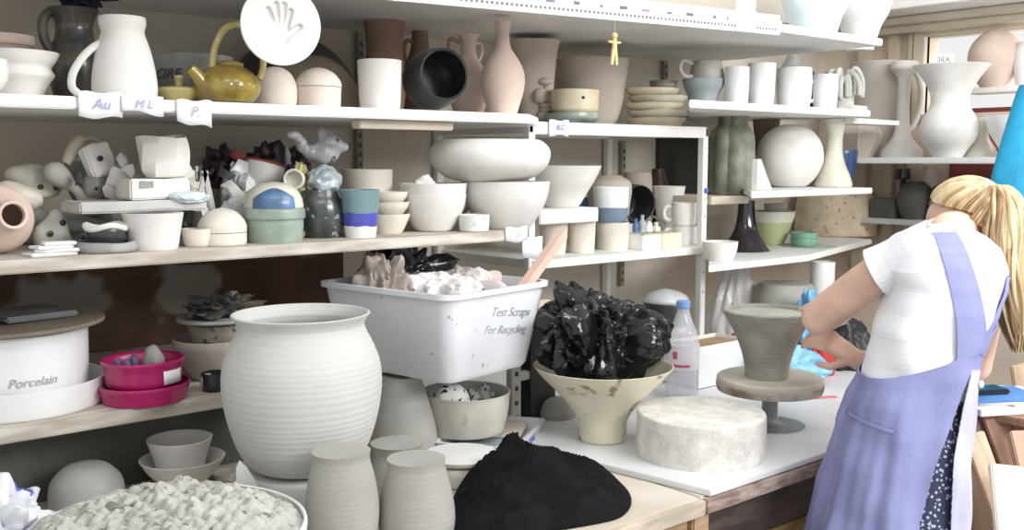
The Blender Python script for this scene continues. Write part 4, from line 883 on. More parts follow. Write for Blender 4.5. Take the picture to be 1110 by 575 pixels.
# black cloth
out=[(490,590),(486,560),(490,540),(500,522),(514,512),(527,508),(532,494),(545,488),(556,496),(575,500),(600,505),(625,508),(650,512),(668,518),(681,530),(684,543),(672,556),(645,563),(610,569),(575,576),(560,590),(530,600)]
W=[atz(x,y,TB+.012) for x,y in out]; W=[Vector((v.x,v.y)) for v in cr([(v.x,v.y) for v in W+[W[0]]],8)][:-1]
cen=sum(W,Vector((0,0)))/len(W); bm=bmesh.new(); rows=[]; nr=34
for i in range(nr+1):
    t=i/nr; row=[]
    for k,wv in enumerate(W if i else W[:1]):
        q=cen+(wv-cen)*t; v=Vector((q.x,q.y,0))
        n=noise.noise(v*9+Vector((4,4,1))); f=1-abs(noise.noise(Vector((q.x*7+q.y*10,q.y*4-q.x*3,2.)))*2)
        edge=(1-t**3)
        back=max(0,min(1,(q.y-1.45)/.28))
        h=.006+edge*(.026+.050*f*f+.026*n+.034*back)
        row.append(bm.verts.new((q.x-cen.x,q.y-cen.y,max(.004,h))))
    rows.append(row)
n=len(W)
for i in range(nr):
    for k in range(n):
        j=(k+1)%n
        if i==0: bm.faces.new((rows[0][0],rows[1][k],rows[1][j]))
        else: bm.faces.new((rows[i][k],rows[i+1][k],rows[i+1][j],rows[i][j]))
bot=[bm.verts.new((v.co.x,v.co.y,0)) for v in rows[-1]]
for k in range(n): bm.faces.new((rows[-1][k],bot[k],bot[(k+1)%n],rows[-1][(k+1)%n]))
bm.faces.new(bot)
o=bm_obj('black_cloth',bm,blackcloth,None,(cen.x,cen.y,TB+.0008),sharp=0); tag(o,'crumpled black cloth lying on the cream worktop board','cloth')
# ------------------------------------------------------------------ white worktop
FY=1.545
FB=pot('funnel_bowl','cream trumpet shaped bowl with a black bin liner inside','bowl',653,FY,[(478,24),(474,25.5),(462,26),(450,29),(436,39),(420,54),(406,68),(396,76)],creampl,TZ,t=.004,seg=64)
o=lump('bin_liner','crumpled black bin liner heaped in the trumpet bowl','bin liner',652,FY,top(FB)-.03,69,.13,50,blackplastic,amp=.26,freq=2.3,seed=141,ridged=True,sub=6,oct_=5,flatbase=True,drape=.35)
zc=o['_h']; rx_=max(v.co.x for v in o.data.vertices)
for v in o.data.vertices:
    q=(v.co.x*rt.x+v.co.y*rt.y)/rx_; v.co.z*=1.02-.20*max(-1,q)
for v in o.data.vertices:
    if v.co.z<.045: f=.70+.30*(v.co.z/.045); v.co.x*=f; v.co.y*=f
pot('grey_jar','grey rounded jar in the shade behind the trumpet bowl','jar',604,1.76,[(462,16),(456,20),(445,21),(435,16),(431,8)],greyclay,TZ)
o=pot('white_container','small white food container behind the bin liner','container',694,1.86,[(410,13),(362,16),(341,19)],whiteg,TZ,t=.003)
K=pot('black_band_jar','glass jar with a black band and silver domed lid','jar',722,1.99,[(395,22),(370,25),(350,25),(328,24)],M('grey_jar_glass',(.55,.56,.56),.2,.1,12,coat=.4),TZ)
pot('black_band','','',722,1.99,[(352,25.5),(348,26.2),(330,25.2),(326,24)],blackg,z=K.location.z+K['_h']*.66,parent=K)
pot('silver_lid','','',722,1.99,[(328,24),(324,24.5),(319,20),(315,10),(313,0)],M('silver_lid',(.62,.64,.66),.25,.05,10),z=top(K)+.0008,parent=K)
# water bottle
pet=bpy.data.materials.new('clear_bottle_plastic'); pet.use_nodes=True; nt=pet.node_tree; b=nt.nodes['Principled BSDF']; b.inputs['Base Color'].default_value=(.82,.84,.90,1); b.inputs['Roughness'].default_value=.08; b.inputs['Alpha'].default_value=.42; b.inputs['Coat Weight'].default_value=.5
WB=pot('water_bottle','clear plastic water bottle with a pale blue cap and printed label','bottle',739,1.69,[(428,15.5),(425,17.5),(410,17.8),(408,17.2),(404,17.8),(400,17.6),(375,17.8),(362,16),(350,11),(340,7.5),(334,6.5)],pet,TZ,seg=40)
s=depth(WB.location)/F; h=WB['_h']
bm_obj('cap',lathe_bm([(h-.001,6.6*s),(h+.002,7.6*s),(h+.020,7.6*s),(h+.022,6.5*s)],lin=True,seg=24),M('pale_blue_cap',(.22,.40,.72),.4),WB)
bm_obj('label',lathe_bm([(h*.33,17.9*s),(h*.33+.0002,18.2*s),(h*.60,18.2*s),(h*.60+.0002,17.9*s)],lin=True,seg=40),M('bottle_label',(.78,.74,.80),.5,.05,14),WB)
a=face_ang(WB); b=bmesh.new()
for da,z0,z1,wd in ((-.45,.46,.54,.30),(-.1,.37,.40,1.1)):
    rows=[[b.verts.new((18.35*s*cos(a+da+wd*(i/8-.5)),18.35*s*sin(a+da+wd*(i/8-.5)),h*z)) for z in (z0,z1)] for i in range(9)]
    for A1,B1 in zip(rows,rows[1:]): b.faces.new((A1[0],B1[0],B1[1],A1[1]))
bm_obj('label_print',b,M('red_print',(.60,.12,.20),.5),WB)
# open white carton behind the drum
xa,xb=x_at(757,1.72,.9),x_at(812,1.72,.9); zt=aty(785,372,1.72).z
e=empty('white_carton',((xa+xb)/2,1.78*KY,TZ),'open white carton with brown lining standing behind the plaster drum','box')
b=box_bm((xa,1.72*KY,TZ),(xb,1.723*KY,zt),.0008)
for lo,hi in (((xa,1.84*KY,TZ),(xb,1.843*KY,zt)),((xa,1.72*KY,TZ),(xa+.003,1.843*KY,zt)),((xb-.003,1.72*KY,TZ),(xb,1.843*KY,zt)),((xa,1.72*KY,TZ),(xb,1.843*KY,TZ+.003))): box_bm(lo,hi,.0008,b)
into(bm_obj('carton_body',b,whiteg),e)
into(box('brown_lining',(xa+.004,1.724*KY,TZ+.004),(xb-.004,1.839*KY,zt-.012),M('brown_lining',(.40,.28,.15),.8),.002),e)
b=plate_bm([(-.05,0),(.05,0),(.042,.016),(-.042,.016)],.002); o=bm_obj('flap',b,card,None,((xa+xb)/2-.01,1.845*KY,zt-.002)); into(o,e)
# polythene bag leaning behind, with a red print
o=lump('clear_bag','big clear polythene bag slumped behind the steel post','bag',797,2.06,TZ,38,.11,54,M('clear_polythene2',(.90,.90,.89),.22,.02,9,.2,18,alpha=.72),amp=.14,freq=1.7,seed=151,ridged=True,sub=5,drape=.4)
for v in o.data.vertices:
    t=v.co.z/o['_h']; v.co.x*=1.15-.7*t; v.co.y*=1.1-.6*t
o=box('red_box',(x_at(812,1.86,.9),1.86*KY,TZ),(x_at(836,1.86,.9),1.93*KY,aty(815,364,1.86).z),M('red_card',(.72,.07,.10),.5,.05,10),.003,None,'red printed packet between the carton and the clay pot','packet')
# plaster drum
pot('plaster_drum','thick round white plaster bat on the worktop corner','plaster bat',759,1.335,[(499,67),(496,69),(470,69.4),(450,69.2),(446,68),(445,66)],plaster,TZ,seg=80)
# banding wheel and pot
BW=empty('banding_wheel',(x_at(834,1.38,TZ),1.38*KY,TZ),'steel banding wheel with a round grey turntable under the clay pot','banding wheel')
o=pot('wheel_base','','',834,1.38,[(467,36),(464,37),(461,35),(459,14),(452,9),(440,8.5),(424,9)],M('cast_grey',(.34,.35,.36),.4,.1,10,metal=.4),TZ,parent=BW)
zz=BW.location.z+o['_h']
o=pot('turntable','','',834,1.38,[(419,30),(417,54),(415,56),(410,56.5),(408,55)],M('dusty_turntable',(.66,.62,.55),.6,.06,10,col2=(.56,.52,.45)),zz,parent=BW); zw=zz+o['_h']
pot('turntable_rim','','',834,1.38,[(419,55.8),(418,57),(415,57.2),(414,56)],M('rusty_rim',(.25,.18,.13),.6,.2,18,col2=(.5,.46,.40)),zz+.004,parent=BW,seg=64)
CP=pot('clay_pot','freshly thrown grey clay pot with a wide mouth on the wheel','pot',831,1.38,[(404,23),(396,24),(380,28),(365,34),(352,41),(342,47),(337,49)],darkclay,zw+.0005,t=.011,ridge=.0003,ridge_p=.010)
o=bm_obj('clay_fill',lathe_bm([(0,CP['_r']*.78),(.010,CP['_r']*.86),(.014,0.0)],lin=True),M('slip_grey',(.50,.50,.44),.5,.05,10),CP,(0,0,CP['_h']*.90))
pot('grey_bowl_form','grey upturned clay form behind the freshly thrown pot','pot',849,1.90,[(400,24),(360,30),(345,35),(325,35),(312,31),(307,27)],M('grey_form',(.36,.355,.32),.7,.06,8),TZ)
# blue bag, pouch and small things behind the wheel
blueb=M('blue_plastic_bag',(.10,.36,.58),.3,.08,10,.25,25,col2=(.30,.58,.72))
lump('blue_bag','pale blue plastic bag lying behind the banding wheel','bag',855,1.62,TZ,42,.10,22,blueb,amp=.2,freq=1.6,seed=161,ridged=True,sub=5)
lump('blue_bag','small crumpled blue bag standing near the black pouch','bag',876,1.74,TZ,20,.05,40,M('blue_plastic_dark',(.06,.26,.55),.3,.12,14,.25,25,col2=(.25,.55,.78)),amp=.3,freq=1.8,seed=162,ridged=True,sub=5)
e=lump('black_pouch','black tool pouch lying open by the worker','pouch',916,1.62,TZ,26,.08,32,M('black_pouch',(.02,.02,.022),.45,.1,12,.1,30),amp=.25,freq=1.5,seed=163,sub=5)
o=lump('red_pliers','red handled tool lying on the black pouch','tool',893,1.60,TZ,18,.03,28,M('red_tool',(.5,.04,.03),.4),amp=.25,freq=1.6,seed=164)
p=atz(890,432,TZ); o=rbox('red_strip',(.10,.018,.004),(p.x,p.y,TZ+.0003),(0,0,-.5),M('pink_red',(.72,.22,.25),.5),.001,None,'thin pink red strip lying on the worktop','strip')
pot('white_tube','white cardboard tube standing behind the clay form','tube',889,1.87,[(400,12),(340,12.5),(284,13)],whiteg,TZ,t=.004)
# ------------------------------------------------------------------ mug shelf
Z1,Z2=1.69,1.395
o=pot('blue_grey_bowl','blue grey bowl under the upturned grey cup','bowl',762,2.02,[(107,14),(103,17),(95,21),(86,23)],greyblue,Z1,t=.003)
c=pot('upturned_cup','grey beige cup turned over on the blue grey bowl','cup',766,2.02,[(85,18.5),(78,18),(70,16),(66,14),(65,0)],M('grey_beige',(.50,.48,.45),.6,.05,9),top(o)+.001)
handle('handle',[(750,69),(741,66),(737,74),(742,82),(750,83)],.007,MATS['grey_beige'],c)
mug('narrow pale blue white mug beside the blue grey bowl',798,1.93,108,73,13.3,M('blue_white_glaze',(.80,.84,.85),.35,.02,8,coat=.2),Z1,0)
mug('tall white mug with its handle towards the narrow mug',825,1.92,108,69,14.3,whiteg,Z1,-1,flare=1.06)
mug('widest white mug in the row',860,1.90,110,74,19,whiteg,Z1,.55,flare=.98)
mug('small pale blue mug at the end of the row',894,1.88,110,81,13.5,MATS['blue_white_glaze'],Z1,-1)
# coral sculpture
p=aty(913,106,1.92); s=depth(p)/F; e=empty('coral_sculpture',(p.x,p.y,Z1),'white coral like clay sculpture with drooping fingers','sculpture'); b=bmesh.new()
random.seed(3)
for i in range(22):
    a=2*pi*i/22+random.uniform(-.2,.2); L=random.uniform(9,22)*s; h=random.uniform(26,46)*s
    pts=[(0,0,2*s),(4*s*cos(a),4*s*sin(a),h*.6),(L*.6*cos(a),L*.6*sin(a),h),(L*cos(a),L*sin(a),h*.75),(L*1.05*cos(a),L*1.05*sin(a),h*.42)]
    tube_bm(pts,lambda t:(3.4-1.0*t)*s,8,5,b)
bm_obj('fingers',b,M('coral_grey_white',(.60,.60,.56),.8,.06,10),e,fix=True); 
q=pot('coral_foot','','',913,1.92,[(107,13),(100,10),(90,6)],MATS['coral_grey_white'],Z1,parent=e)
o,s=slab('small_slab','small cream slab lying in front of the coral sculpture','slab',925,109,1.85,34,5,.06,cream,.05); o.location.z=Z1+.0005
pot('grey_cone','grey cone shaped pot behind the widest mug','pot',857,2.08,[(105,14),(80,13),(66,8),(60,5)],greyware,Z1)
p=aty(885,100,2.06); e=empty('dried_plant',(p.x,p.y,Z1),'brown dried plant standing behind the small pale blue mug','dried plant'); b=bmesh.new()
for i in range(16):
    a=random.uniform(0,2*pi); r=random.uniform(.02,.10); h=random.uniform(.10,.17)
    tube_bm([(0,0,.03),(r*.4*cos(a),r*.4*sin(a),h*.6),(r*cos(a),r*sin(a),h)],.004,5,3,b)
bm_obj('twigs',b,M('dried_brown',(.16,.09,.06),.8),e); pot('foot','','',885,2.06,[(107,10),(96,12),(92,8)],stonew,Z1,parent=e)
# ------------------------------------------------------------------ moon jar shelf
pot('moon_jar','round white moon jar standing alone on its shelf','jar',855,2.02,[(205,13),(201,19),(192,28),(180,34),(169,35.5),(156,33),(145,26),(138,16),(135.5,8),(135,0)],white,Z2,seg=64)
o=pot('lumpy_jar','tall grey green jar with deep upright furrows','jar',793,2.08,[(207,20),(200,22),(180,22.5),(160,22),(145,20),(137,15),(133,14),(126,14.5)],M('grey_green_jar',(.30,.31,.25),.55,.15,14,.1,30,col2=(.18,.19,.15)),Z2-.024,lobes=7,lobe_a=.16,seg=84,wob=.004)
pot('dark_grey_jar','dark grey green jar behind the steel post','jar',757,2.46-.10,[(207,16),(200,18),(160,18),(148,14)],MATS['grey_green_jar'],Z2-.024-.001) if False else None
p=aty(820,204,2.10); s=depth(p)/F
b=plate_bm([(-18*s,0),(18*s,0),(4*s,10*s),(-10*s,30*s),(-18*s,30*s)],.02); o=bm_obj('white_wedge',b,white,None,(x_at(829,1.90,Z2),1.90*KY,Z2+.0005),(0,0,.2)); tag(o,'white wedge shaped slab leaning between the furrowed jar and moon jar','slab')
pot('trumpet_vase','white vase with a slim neck and spreading foot','vase',903,1.93,[(204,19),(200,20),(190,17),(178,12),(165,9),(152,8.5),(142,9.5),(134,12),(129,13)],creamy,Z2,t=.003,ridge=.0004,ridge_p=.01)
pot('brown_beaker','brown flared beaker behind the moon jar','beaker',829,2.16,[(202,11),(160,12),(135,14),(124,16)],M('dull_brown',(.27,.22,.16),.7,.08,9),Z2,t=.003)
pot('blue_bowl_edge','dark blue bowl behind the foot of the slim necked vase','bowl',911,1.99,[(203,8),(190,14),(170,17),(163,17)],M('navy_glaze',(.05,.10,.24),.3,.1,9,coat=.4),Z2,t=.003)
# ------------------------------------------------------------------ corner shelf
pot('white_bowl','small white bowl beside the dark glossy bottle','bowl',780,1.88,[(287,11),(282,14),(272,18),(262,19.5)],white,R3,t=.003)
pot('dark_bottle','glossy dark purple bottle with a wide foot and slim neck','bottle',808,2.03,[(284,24),(278,26.5),(270,24.5),(260,18.5),(248,12.5),(236,10),(225,9),(218,9)],purpleblk,R3,t=.003)
o=pot('lime_bowl','lime green bowl with a white rim behind the dark bottle','bowl',836,2.12,[(274,9),(268,12),(255,17),(240,22),(229,25)],limeg,R3,t=.004); h=o['_h']
o.data.materials[0]=two_tone('lime_white',None,None,0,bands=[(-.1,(.50,.56,.30)),(h*.68,(.78,.76,.66))],rough=.4)
pot('white_dish','white saucer standing in the lime green bowl','dish',840,2.14,[(236,8),(228,11),(221,12.5)],white,top(o)-.028,t=.003)
g=pot('green_plate','pale green plate under the small green bowls','plate',876,2.0,[(279,20),(276,28),(272,30)],M('pale_green_glaze',(.52,.66,.56),.35,.05,9,coat=.2),R3)
z=top(g)+.0006
for i in range(2):
    o=pot('green_bowl',('lower','upper')[i]+' small celadon green bowl on the pale green plate','bowl',871,2.0,[(272-7*i,9),(268-7*i,12),(262-7*i,14),(259-7*i,14.3)],greencel,z,t=.003,group='two small green bowls'); z+=.017
pot('clay_barrel','large beige barrel pot with rough speckled wall','pot',905,2.24,[(274,36),(268,41),(250,42.5),(230,42.5),(216,41),(208,38)],M('rough_beige',(.52,.42,.29),.85,.1,12,.15,40,col2=(.62,.52,.38),spots=((.34,.26,.17),45,.62)),R3,t=.008,wob=.004)
# ------------------------------------------------------------------ highest shelf
pot('pale_blue_pot','wide pale blue pot on the highest shelf','pot',882,1.86,[(29,22),(22,28),(8,34),(-6,36)],paleblue,S0,t=.005)
pot('white_globe','large white globe pot at the end of the highest shelf','pot',932,1.90,[(38,14),(30,21),(15,29),(0,33),(-14,32),(-26,20)],whiteg,S0,seg=56)
o,s=slab('pink_box','pinkish flat box lying behind the label rail','box',770,8,1.80,70,12,.1,bisquel,.05); o.location.z=S0+.0005
o,s=slab('cream_box','cream flat box beside the pale blue pot','box',828,11,1.76,34,9,.08,cream,.1); o.location.z=S0+.0005
# ------------------------------------------------------------------ end wall shelves
def potx(name,label,cat,cx,X,prof,mat,z,**k):
    Y=atx(cx,prof[0][0],X).y/KY; return pot(name,label,cat,cx,Y,prof,mat,z,**k)
potx('grey_planter','tall grey beige planter behind the white candlestick','planter',952,3.42,[(166,20),(150,24),(125,28),(90,31),(74,32.5),(68,33)],M('grey_beige_clay',(.47,.43,.385),.8,.04,7),AZs,t=.006)
c=potx('candlestick','white clay candlestick with a broad foot and side loop','candlestick',977,3.33,[(167,22),(163,21),(156,15),(146,9),(130,7),(105,6.2),(88,6.5),(80,10),(74,14.5),(67,13)],M('pale_grey_clay',(.66,.64,.60),.7,.04,8),AZs)
handle('side_loop',[(988,74,c.location.y),(995,82,c.location.y),(998,100,c.location.y),(996,120,c.location.y),(989,138,c.location.y),(983,143,c.location.y)],.012,MATS['pale_grey_clay'],c)
potx('flared_vase','white round vase with a wide flared mouth before the window','vase',1027,3.26,[(167,15),(162,20),(152,27),(140,30),(128,27),(118,21.5),(110,19.5),(100,21),(88,27),(78,34),(71,39.5)],white,AZs,t=.006,seg=56)
potx('faceted_pot','beige faceted pot at the corner of the end shelf','pot',931,3.27,[(166,14),(155,22),(145,24),(132,17)],beige,AZs,seg=7,lin=True)
potx('goblet','small cream goblet foot beside the flared vase','goblet',1062,3.38,[(166,18),(162,16),(150,9),(140,8),(132,11),(128,13)],creamy,AZs)
potx('tilted_bowl','white bowl beside the blue overall','bowl',1101,3.31,[(165,13),(158,19),(145,27),(134,31),(126,33)],whiteg,AZs,t=.005)
potx('bisque_gourd','pink bisque gourd form before the window','gourd',1077,3.49,[(92,13),(86,19),(74,25),(62,27.5),(50,25),(40,18),(33,9),(30,0)],bisque,1.795)
potx('white_gourd','white form beside the pink gourd on the window shelf','form',1112,3.49,[(92,10),(75,13),(55,13),(45,8)],whiteg,1.795)
# sign card on the sill
fv=[q for q in C.objects if q.get('label','').startswith('white round vase with a wide')][0]
o=rbox('sill_card',(.085,.003,.16),(fv.location.x-.03,fv.location.y+.02,fv.location.z+fv['_h']-.115),(0,0,AZ-pi/2),paper,.0008,None,'white card with black letters standing in the flared vase','card')
me=text_mesh('SILK',.028,.0004); me.transform(Matrix.Translation((0,-.0022,.138))@Matrix.Rotation(pi/2,4,'X')); link('lettering',me,blackink,o,sharp=0)
# dark pots on the ledge
LZ=1.247; dkc=M('dark_grey_clay',(.13,.125,.115),.7,.1,9)
potx('dark_round_pot','dark round pot on the grey ledge','pot',991,3.43,[(233,12),(226,17),(214,19),(203,15),(197,8)],dkc,LZ)
potx('dark_small_pot','dark pot on the grey ledge close to the worker\'s head','pot',1021,3.43,[(233,11),(224,14),(208,13),(201,8)],dkc,LZ)
p=atx(960,232,3.43); o=box('dark_block',(NX(3.40),p.y-.06,LZ),(NX(3.47),p.y+.06,LZ+.085),dkc,.004,None,'dark rectangular block on the grey ledge','block')
potx('black_brush_pot','slim black topped holder on the grey ledge','holder',977,3.48,[(233,3),(197,3),(194,7),(183,7)],blackg,LZ)
potx('pale_cone','pale cone standing behind the dark round pot','cone',1006,3.50,[(233,15),(205,11),(180,6)],bisquel,LZ)
# blue overall hanging
p=atd(1117,92,2.75); e=empty('blue_overall',p,'bright blue overall hanging from the high shelf beside the worker','overall')
bm=bmesh.new(); rows=[]; n=40; m=26
for j in range(m+1):
    t=j/m; row=[]
    wl=.03+.16*t**.8; wr=.03+.18*t
    for i in range(n+1):
        u=i/n; a=2*pi*u; x=(-wl if cos(a)<0 else wr)*abs(cos(a))**.8; y=.045*sin(a)*(1+.6*t)+.016*sin(x*60+3*t)*t
        v=Vector((rt.x*x,rt.y*x,-.72*t))+Vector((fw.x,fw.y,0))*y
        row.append(bm.verts.new(v))
    rows.append(row)
for A1,B1 in zip(rows,rows[1:]):
    for i in range(n): bm.faces.new((A1[i],A1[i+1],B1[i+1],B1[i]))
bmesh.ops.remove_doubles(bm,verts=bm.verts[:],dist=.0005)
bm_obj('cloth',bm,M('bright_blue_cloth',(.02,.34,.58),.75,.08,8,.1,40),e,sharp=0)
bm_obj('hanging_loop',tube_bm([(0,0,-.01),Vector((NX(3.25),p.y,2.117))-p],.004,6,1),M('blue_tape',(.02,.25,.45),.8),e)
# ------------------------------------------------------------------ bench end behind the worker: papers and timber offcuts
q=atd(1086,437,2.03); ST=q.z
e=empty('wooden_stand',(q.x,q.y,0),'brown wooden stand with papers and a blue pad on top','stand')
for x,y in ((-.11,-.11),(.08,-.11),(-.11,.08),(.08,.08)): into(box('leg',(q.x+x,q.y+y,0),(q.x+x+.035,q.y+y+.035,ST-.02),redwood,.003),e)
into(box('stand_top',(q.x-.13,q.y-.12,ST-.02),(q.x+.13,q.y+.12,ST),redwood,.003),e)
into(box('cross_rail',(q.x-.08,q.y-.105,.35),(q.x+.08,q.y-.085,.40),redwood,.003),e)
z=ST+.0005
for i,(w,d,h,m_,dx,dy,r,nm,lb) in enumerate(((.30,.24,.016,paper,0,0,.2,'paper_stack','lowest white paper pad on the wooden stand'),(.27,.22,.008,M('white_pad',(.80,.79,.77),.7),.01,.01,-.05,'paper_stack','upper white paper pad under the blue pad'),(.24,.17,.006,M('blue_pad',(.10,.26,.62),.5),-.01,0,.12,'blue_pad','bright blue pad on top of the white papers'))):
    rbox(nm,(w*.8,d*.85,h),(q.x+dx-.03,q.y+dy,z),(0,0,AZ-pi/2+r),m_,.002,None,lb,'pad'); z+=h+.0005
r_=rbox('black_phone',(.11,.06,.012),(q.x-.06,q.y+.02,z),(0,0,AZ-pi/2+.2),M('phone_black',(.015,.015,.02),.2),.004,None,'black phone lying on the bright blue pad','phone')
bm_obj('screen',box_bm((-.05,-.026,.0121),(.05,.026,.0127),.0004),M('phone_glass',(.02,.02,.03),.08),r_)
def plank(a,Da,b,w,t,mat,label,tw=0):
    A1=atd(a[0],a[1],Da); 
    B1=atz(b[0],b[1],.012); d=A1-B1
    o=bm_obj('timber_offcut',box_bm((-w/2,-t/2,0),(w/2,t/2,d.length),.003),mat,None,B1); o.rotation_mode='QUATERNION'
    zax=d.normalized(); yax=(fw-zax*fw.dot(zax)).normalized(); xax=yax.cross(zax)
    m=Matrix((xax,yax,zax)).transposed(); o.rotation_quaternion=(m@Matrix.Rotation(tw,3,'Z')).to_quaternion()
    tag(o,label,'timber','timber offcuts leaning by the stand'); return o
plank((1080,444),1.95,(1245,890),.085,.022,redwood,'broad reddish board leaning under the papers')
plank((1054,470),1.88,(1230,960),.05,.02,palewood,'pale narrow offcut crossing in front of the reddish board')
plank((1050,455),1.96,(1098,905),.05,.02,M('brown_offcut',(.30,.20,.13),.7,.1,6,col2=(.2,.13,.09)),'brown offcut standing close to the dress hem')
plank((1104,468),1.88,(1228,1000),.05,.025,M('pink_offcut',(.55,.38,.28),.7,.1,6,col2=(.45,.3,.2)),'pinkish offcut leaning at the picture edge')
plank((1090,505),1.80,(1146,1040),.075,.018,paint_cream,'cream painted offcut with a sawn top')
plank((1108,395),2.40,(1150,690),.07,.02,palewood,'tall pale board behind the stand')
# ------------------------------------------------------------------ the worker
atd_=atd
def atd(px,py,D): return atd_(px,py,1.8+(D-1.8)*.85)
F2=Vector((cos(AZ),sin(AZ),0)); Rr=Vector((rt.x,rt.y,0)); ZZ=Vector((0,0,1))
J=dict(neck=atd(1030,258,1.84),chest=atd(1020,318,1.81),waist=atd(998,405,1.79),pelvis=atd(976,500,1.81),
 shl=atd(973,281,1.81),ell=atd(888,344,1.96),wrl=atd(915,338,2.15),
 shr=atd(1072,303,1.85),elr=atd(1056,396,1.99),wrr=atd(931,391,2.075),head=atd(1045,250,1.95))
root=empty('person',(J['pelvis'].x,J['pelvis'].y,0),'person in a white t-shirt and lavender pinafore bending over the clay pot, blond ponytail','person')
RO=Vector(root.location)
def limb(bm,a,b,r0,r1,n=14,bulge=0.):
    for i in range(n+1):
        t=i/n; ball(bm,a+(b-a)*t,r0+(r1-r0)*t+bulge*sin(pi*t),16)
def hand(bm,wr,d,nrm,curl,L=.085,spread=1.,thumb=1):
    """palm from wr along d, nrm out of the back of the hand; five fingers curl away from nrm"""
    d=d.normalized(); s=d.cross(nrm).normalized(); nrm=s.cross(d).normalized()
    for i in range(9):
        t=i/8
        for k in (-1.5,-.5,.5,1.5): ball(bm,wr+d*(L*t)+s*k*.0125*(.75+.45*t),.0125-.002*t,10)
    for k,fl,r in ((-1.5,.066,.0080),(-.5,.076,.0085),(.5,.070,.0082),(1.5,.055,.0074)):
        p=wr+d*L+s*k*.0185*spread; dd=d.copy(); segs=(.45,.32,.23)
        for j,q in enumerate(segs):
            dd=(dd*cos(curl[j])-nrm*sin(curl[j])).normalized() if j or True else dd
            e=p+dd*fl*q*1.05
            limb(bm,p,e,r-.0006*j,r-.0006*(j+1),5); p=e
            nn=nrm; nrm_=(nn)
    p=wr+d*.025+s*(-thumb)*.022-nrm*.006; e=p+(d*.6-s*thumb*.75-nrm*.35).normalized()*.042; limb(bm,p,e,.0125,.0095,6)
    f=e+(d*.92-s*thumb*.15-nrm*.4).normalized()*.030; limb(bm,e,f,.0095,.0075,5)
bm=bmesh.new()
# torso
for (a,b,w0,w1,d0,d1) in ((J['pelvis'],J['waist'],.125,.095,.09,.075),(J['waist'],J['chest'],.095,.105,.075,.085),(J['chest'],J['neck'],.105,.055,.085,.05)):
    for i in range(9):
        t=i/8; c=a+(b-a)*t; ball(bm,c,(w0+(w1-w0)*t,d0+(d1-d0)*t,.06),20,Matrix((Rr,F2,ZZ)).transposed())
limb(bm,J['chest']+ZZ*.035,J['shl'],.048,.040); limb(bm,J['chest']+ZZ*.035,J['shr'],.05,.043)
limb(bm,J['neck']-ZZ*.03,atd(1040,244,1.92),.052,.048)
# head: skull, jaw, face
hd=J['head']; fd=(F2*.58-Rr*.66-ZZ*.46).normalized(); sd=fd.cross(ZZ).normalized(); ud=sd.cross(fd).normalized(); HM=Matrix((sd,fd,ud)).transposed()
def hp(x,y,z): return hd+sd*x+fd*y+ud*z
ball(bm,hp(0,-.012,.018),(.073,.092,.088),28,HM); ball(bm,hp(0,.022,-.035),(.058,.066,.070),24,HM); ball(bm,hp(0,.055,-.085),(.030,.026,.022),16,HM)
limb(bm,hp(0,.085,.012),hp(0,.106,-.024),.007,.0115,6); ball(bm,hp(.010,.096,-.028),.008,10); ball(bm,hp(-.010,.096,-.028),.008,10)
ball(bm,hp(0,.086,-.052),(.022,.011,.006),12,HM); ball(bm,hp(0,.085,-.062),(.019,.011,.007),12,HM); ball(bm,hp(.033,.07,-.015),(.02,.018,.018),12,HM); ball(bm,hp(-.033,.07,-.015),(.02,.018,.018),12,HM)
for sx in (-1,1):
    for i in range(9):
        a=-.4+i*.42; ball(bm,hp(sx*.076,-.012-.016*sin(a),-.012+.026*cos(a)),.0058,8)
# arms
limb(bm,J['shl'],J['ell'],.042,.043,18,.003); limb(bm,J['ell'],J['wrl'],.042,.026,18,.002)
limb(bm,J['shr'],J['elr'],.043,.040,18,.002); limb(bm,J['elr'],J['wrr'],.041,.026,18,.002)
dl=(atd(893,334,2.22)-J['wrl']); hand(bm,J['wrl'],dl,ZZ*.9+Rr*.3,(.25,.45,.35),spread=1.05,thumb=-1)
dr=(atd(893,366,2.10)-J['wrr']); hand(bm,J['wrr'],dr,(Rr*.25-F2*.75+ZZ*.45),(.45,.7,.5),spread=1.08,thumb=1)
# legs and feet
for sx in (-1,1):
    h=J['pelvis']+Rr*sx*.075-ZZ*.03; k=Vector((h.x,h.y,.46))+F2*.03; a=Vector((h.x,h.y,.085))
    limb(bm,h,k,.070,.050,20,.004); limb(bm,k,a,.052,.036,20,.006)
    f=a+F2*.13; f.z=.03
    for i in range(9):
        t=i/8; c=a+(f-a)*t; c.z=.045-.018*t; ball(bm,c,.038-.008*t+.006*sin(pi*t),12)
for v in bm.verts: v.co-=RO
me=remesh(bm,.0042,'body',3)
body=link('body',me,skin,root,sharp=0)
# eyes and lips
b=bmesh.new()
for sx in (-1,1): ball(b,hp(sx*.031,.076,.004)-RO,.0105,12)
bm_obj('eyes',b,M('eye_white',(.8,.8,.78),.2),root); b=bmesh.new()
for sx in (-1,1): ball(b,hp(sx*.031,.0835,.003)-RO,.0048,10)
bm_obj('irises',b,M('eye_brown',(.08,.05,.03),.2),root)
b=bmesh.new()
for sx in (-1,1): tube_bm([hp(sx*x,.088-abs(x-.03)*.25,.024+.004*sin(x*60))-RO for x in (.014,.026,.038,.048)],.0028,6,3,b)
bm_obj('eyebrows',b,M('brow_brown',(.25,.16,.08),.7),root)
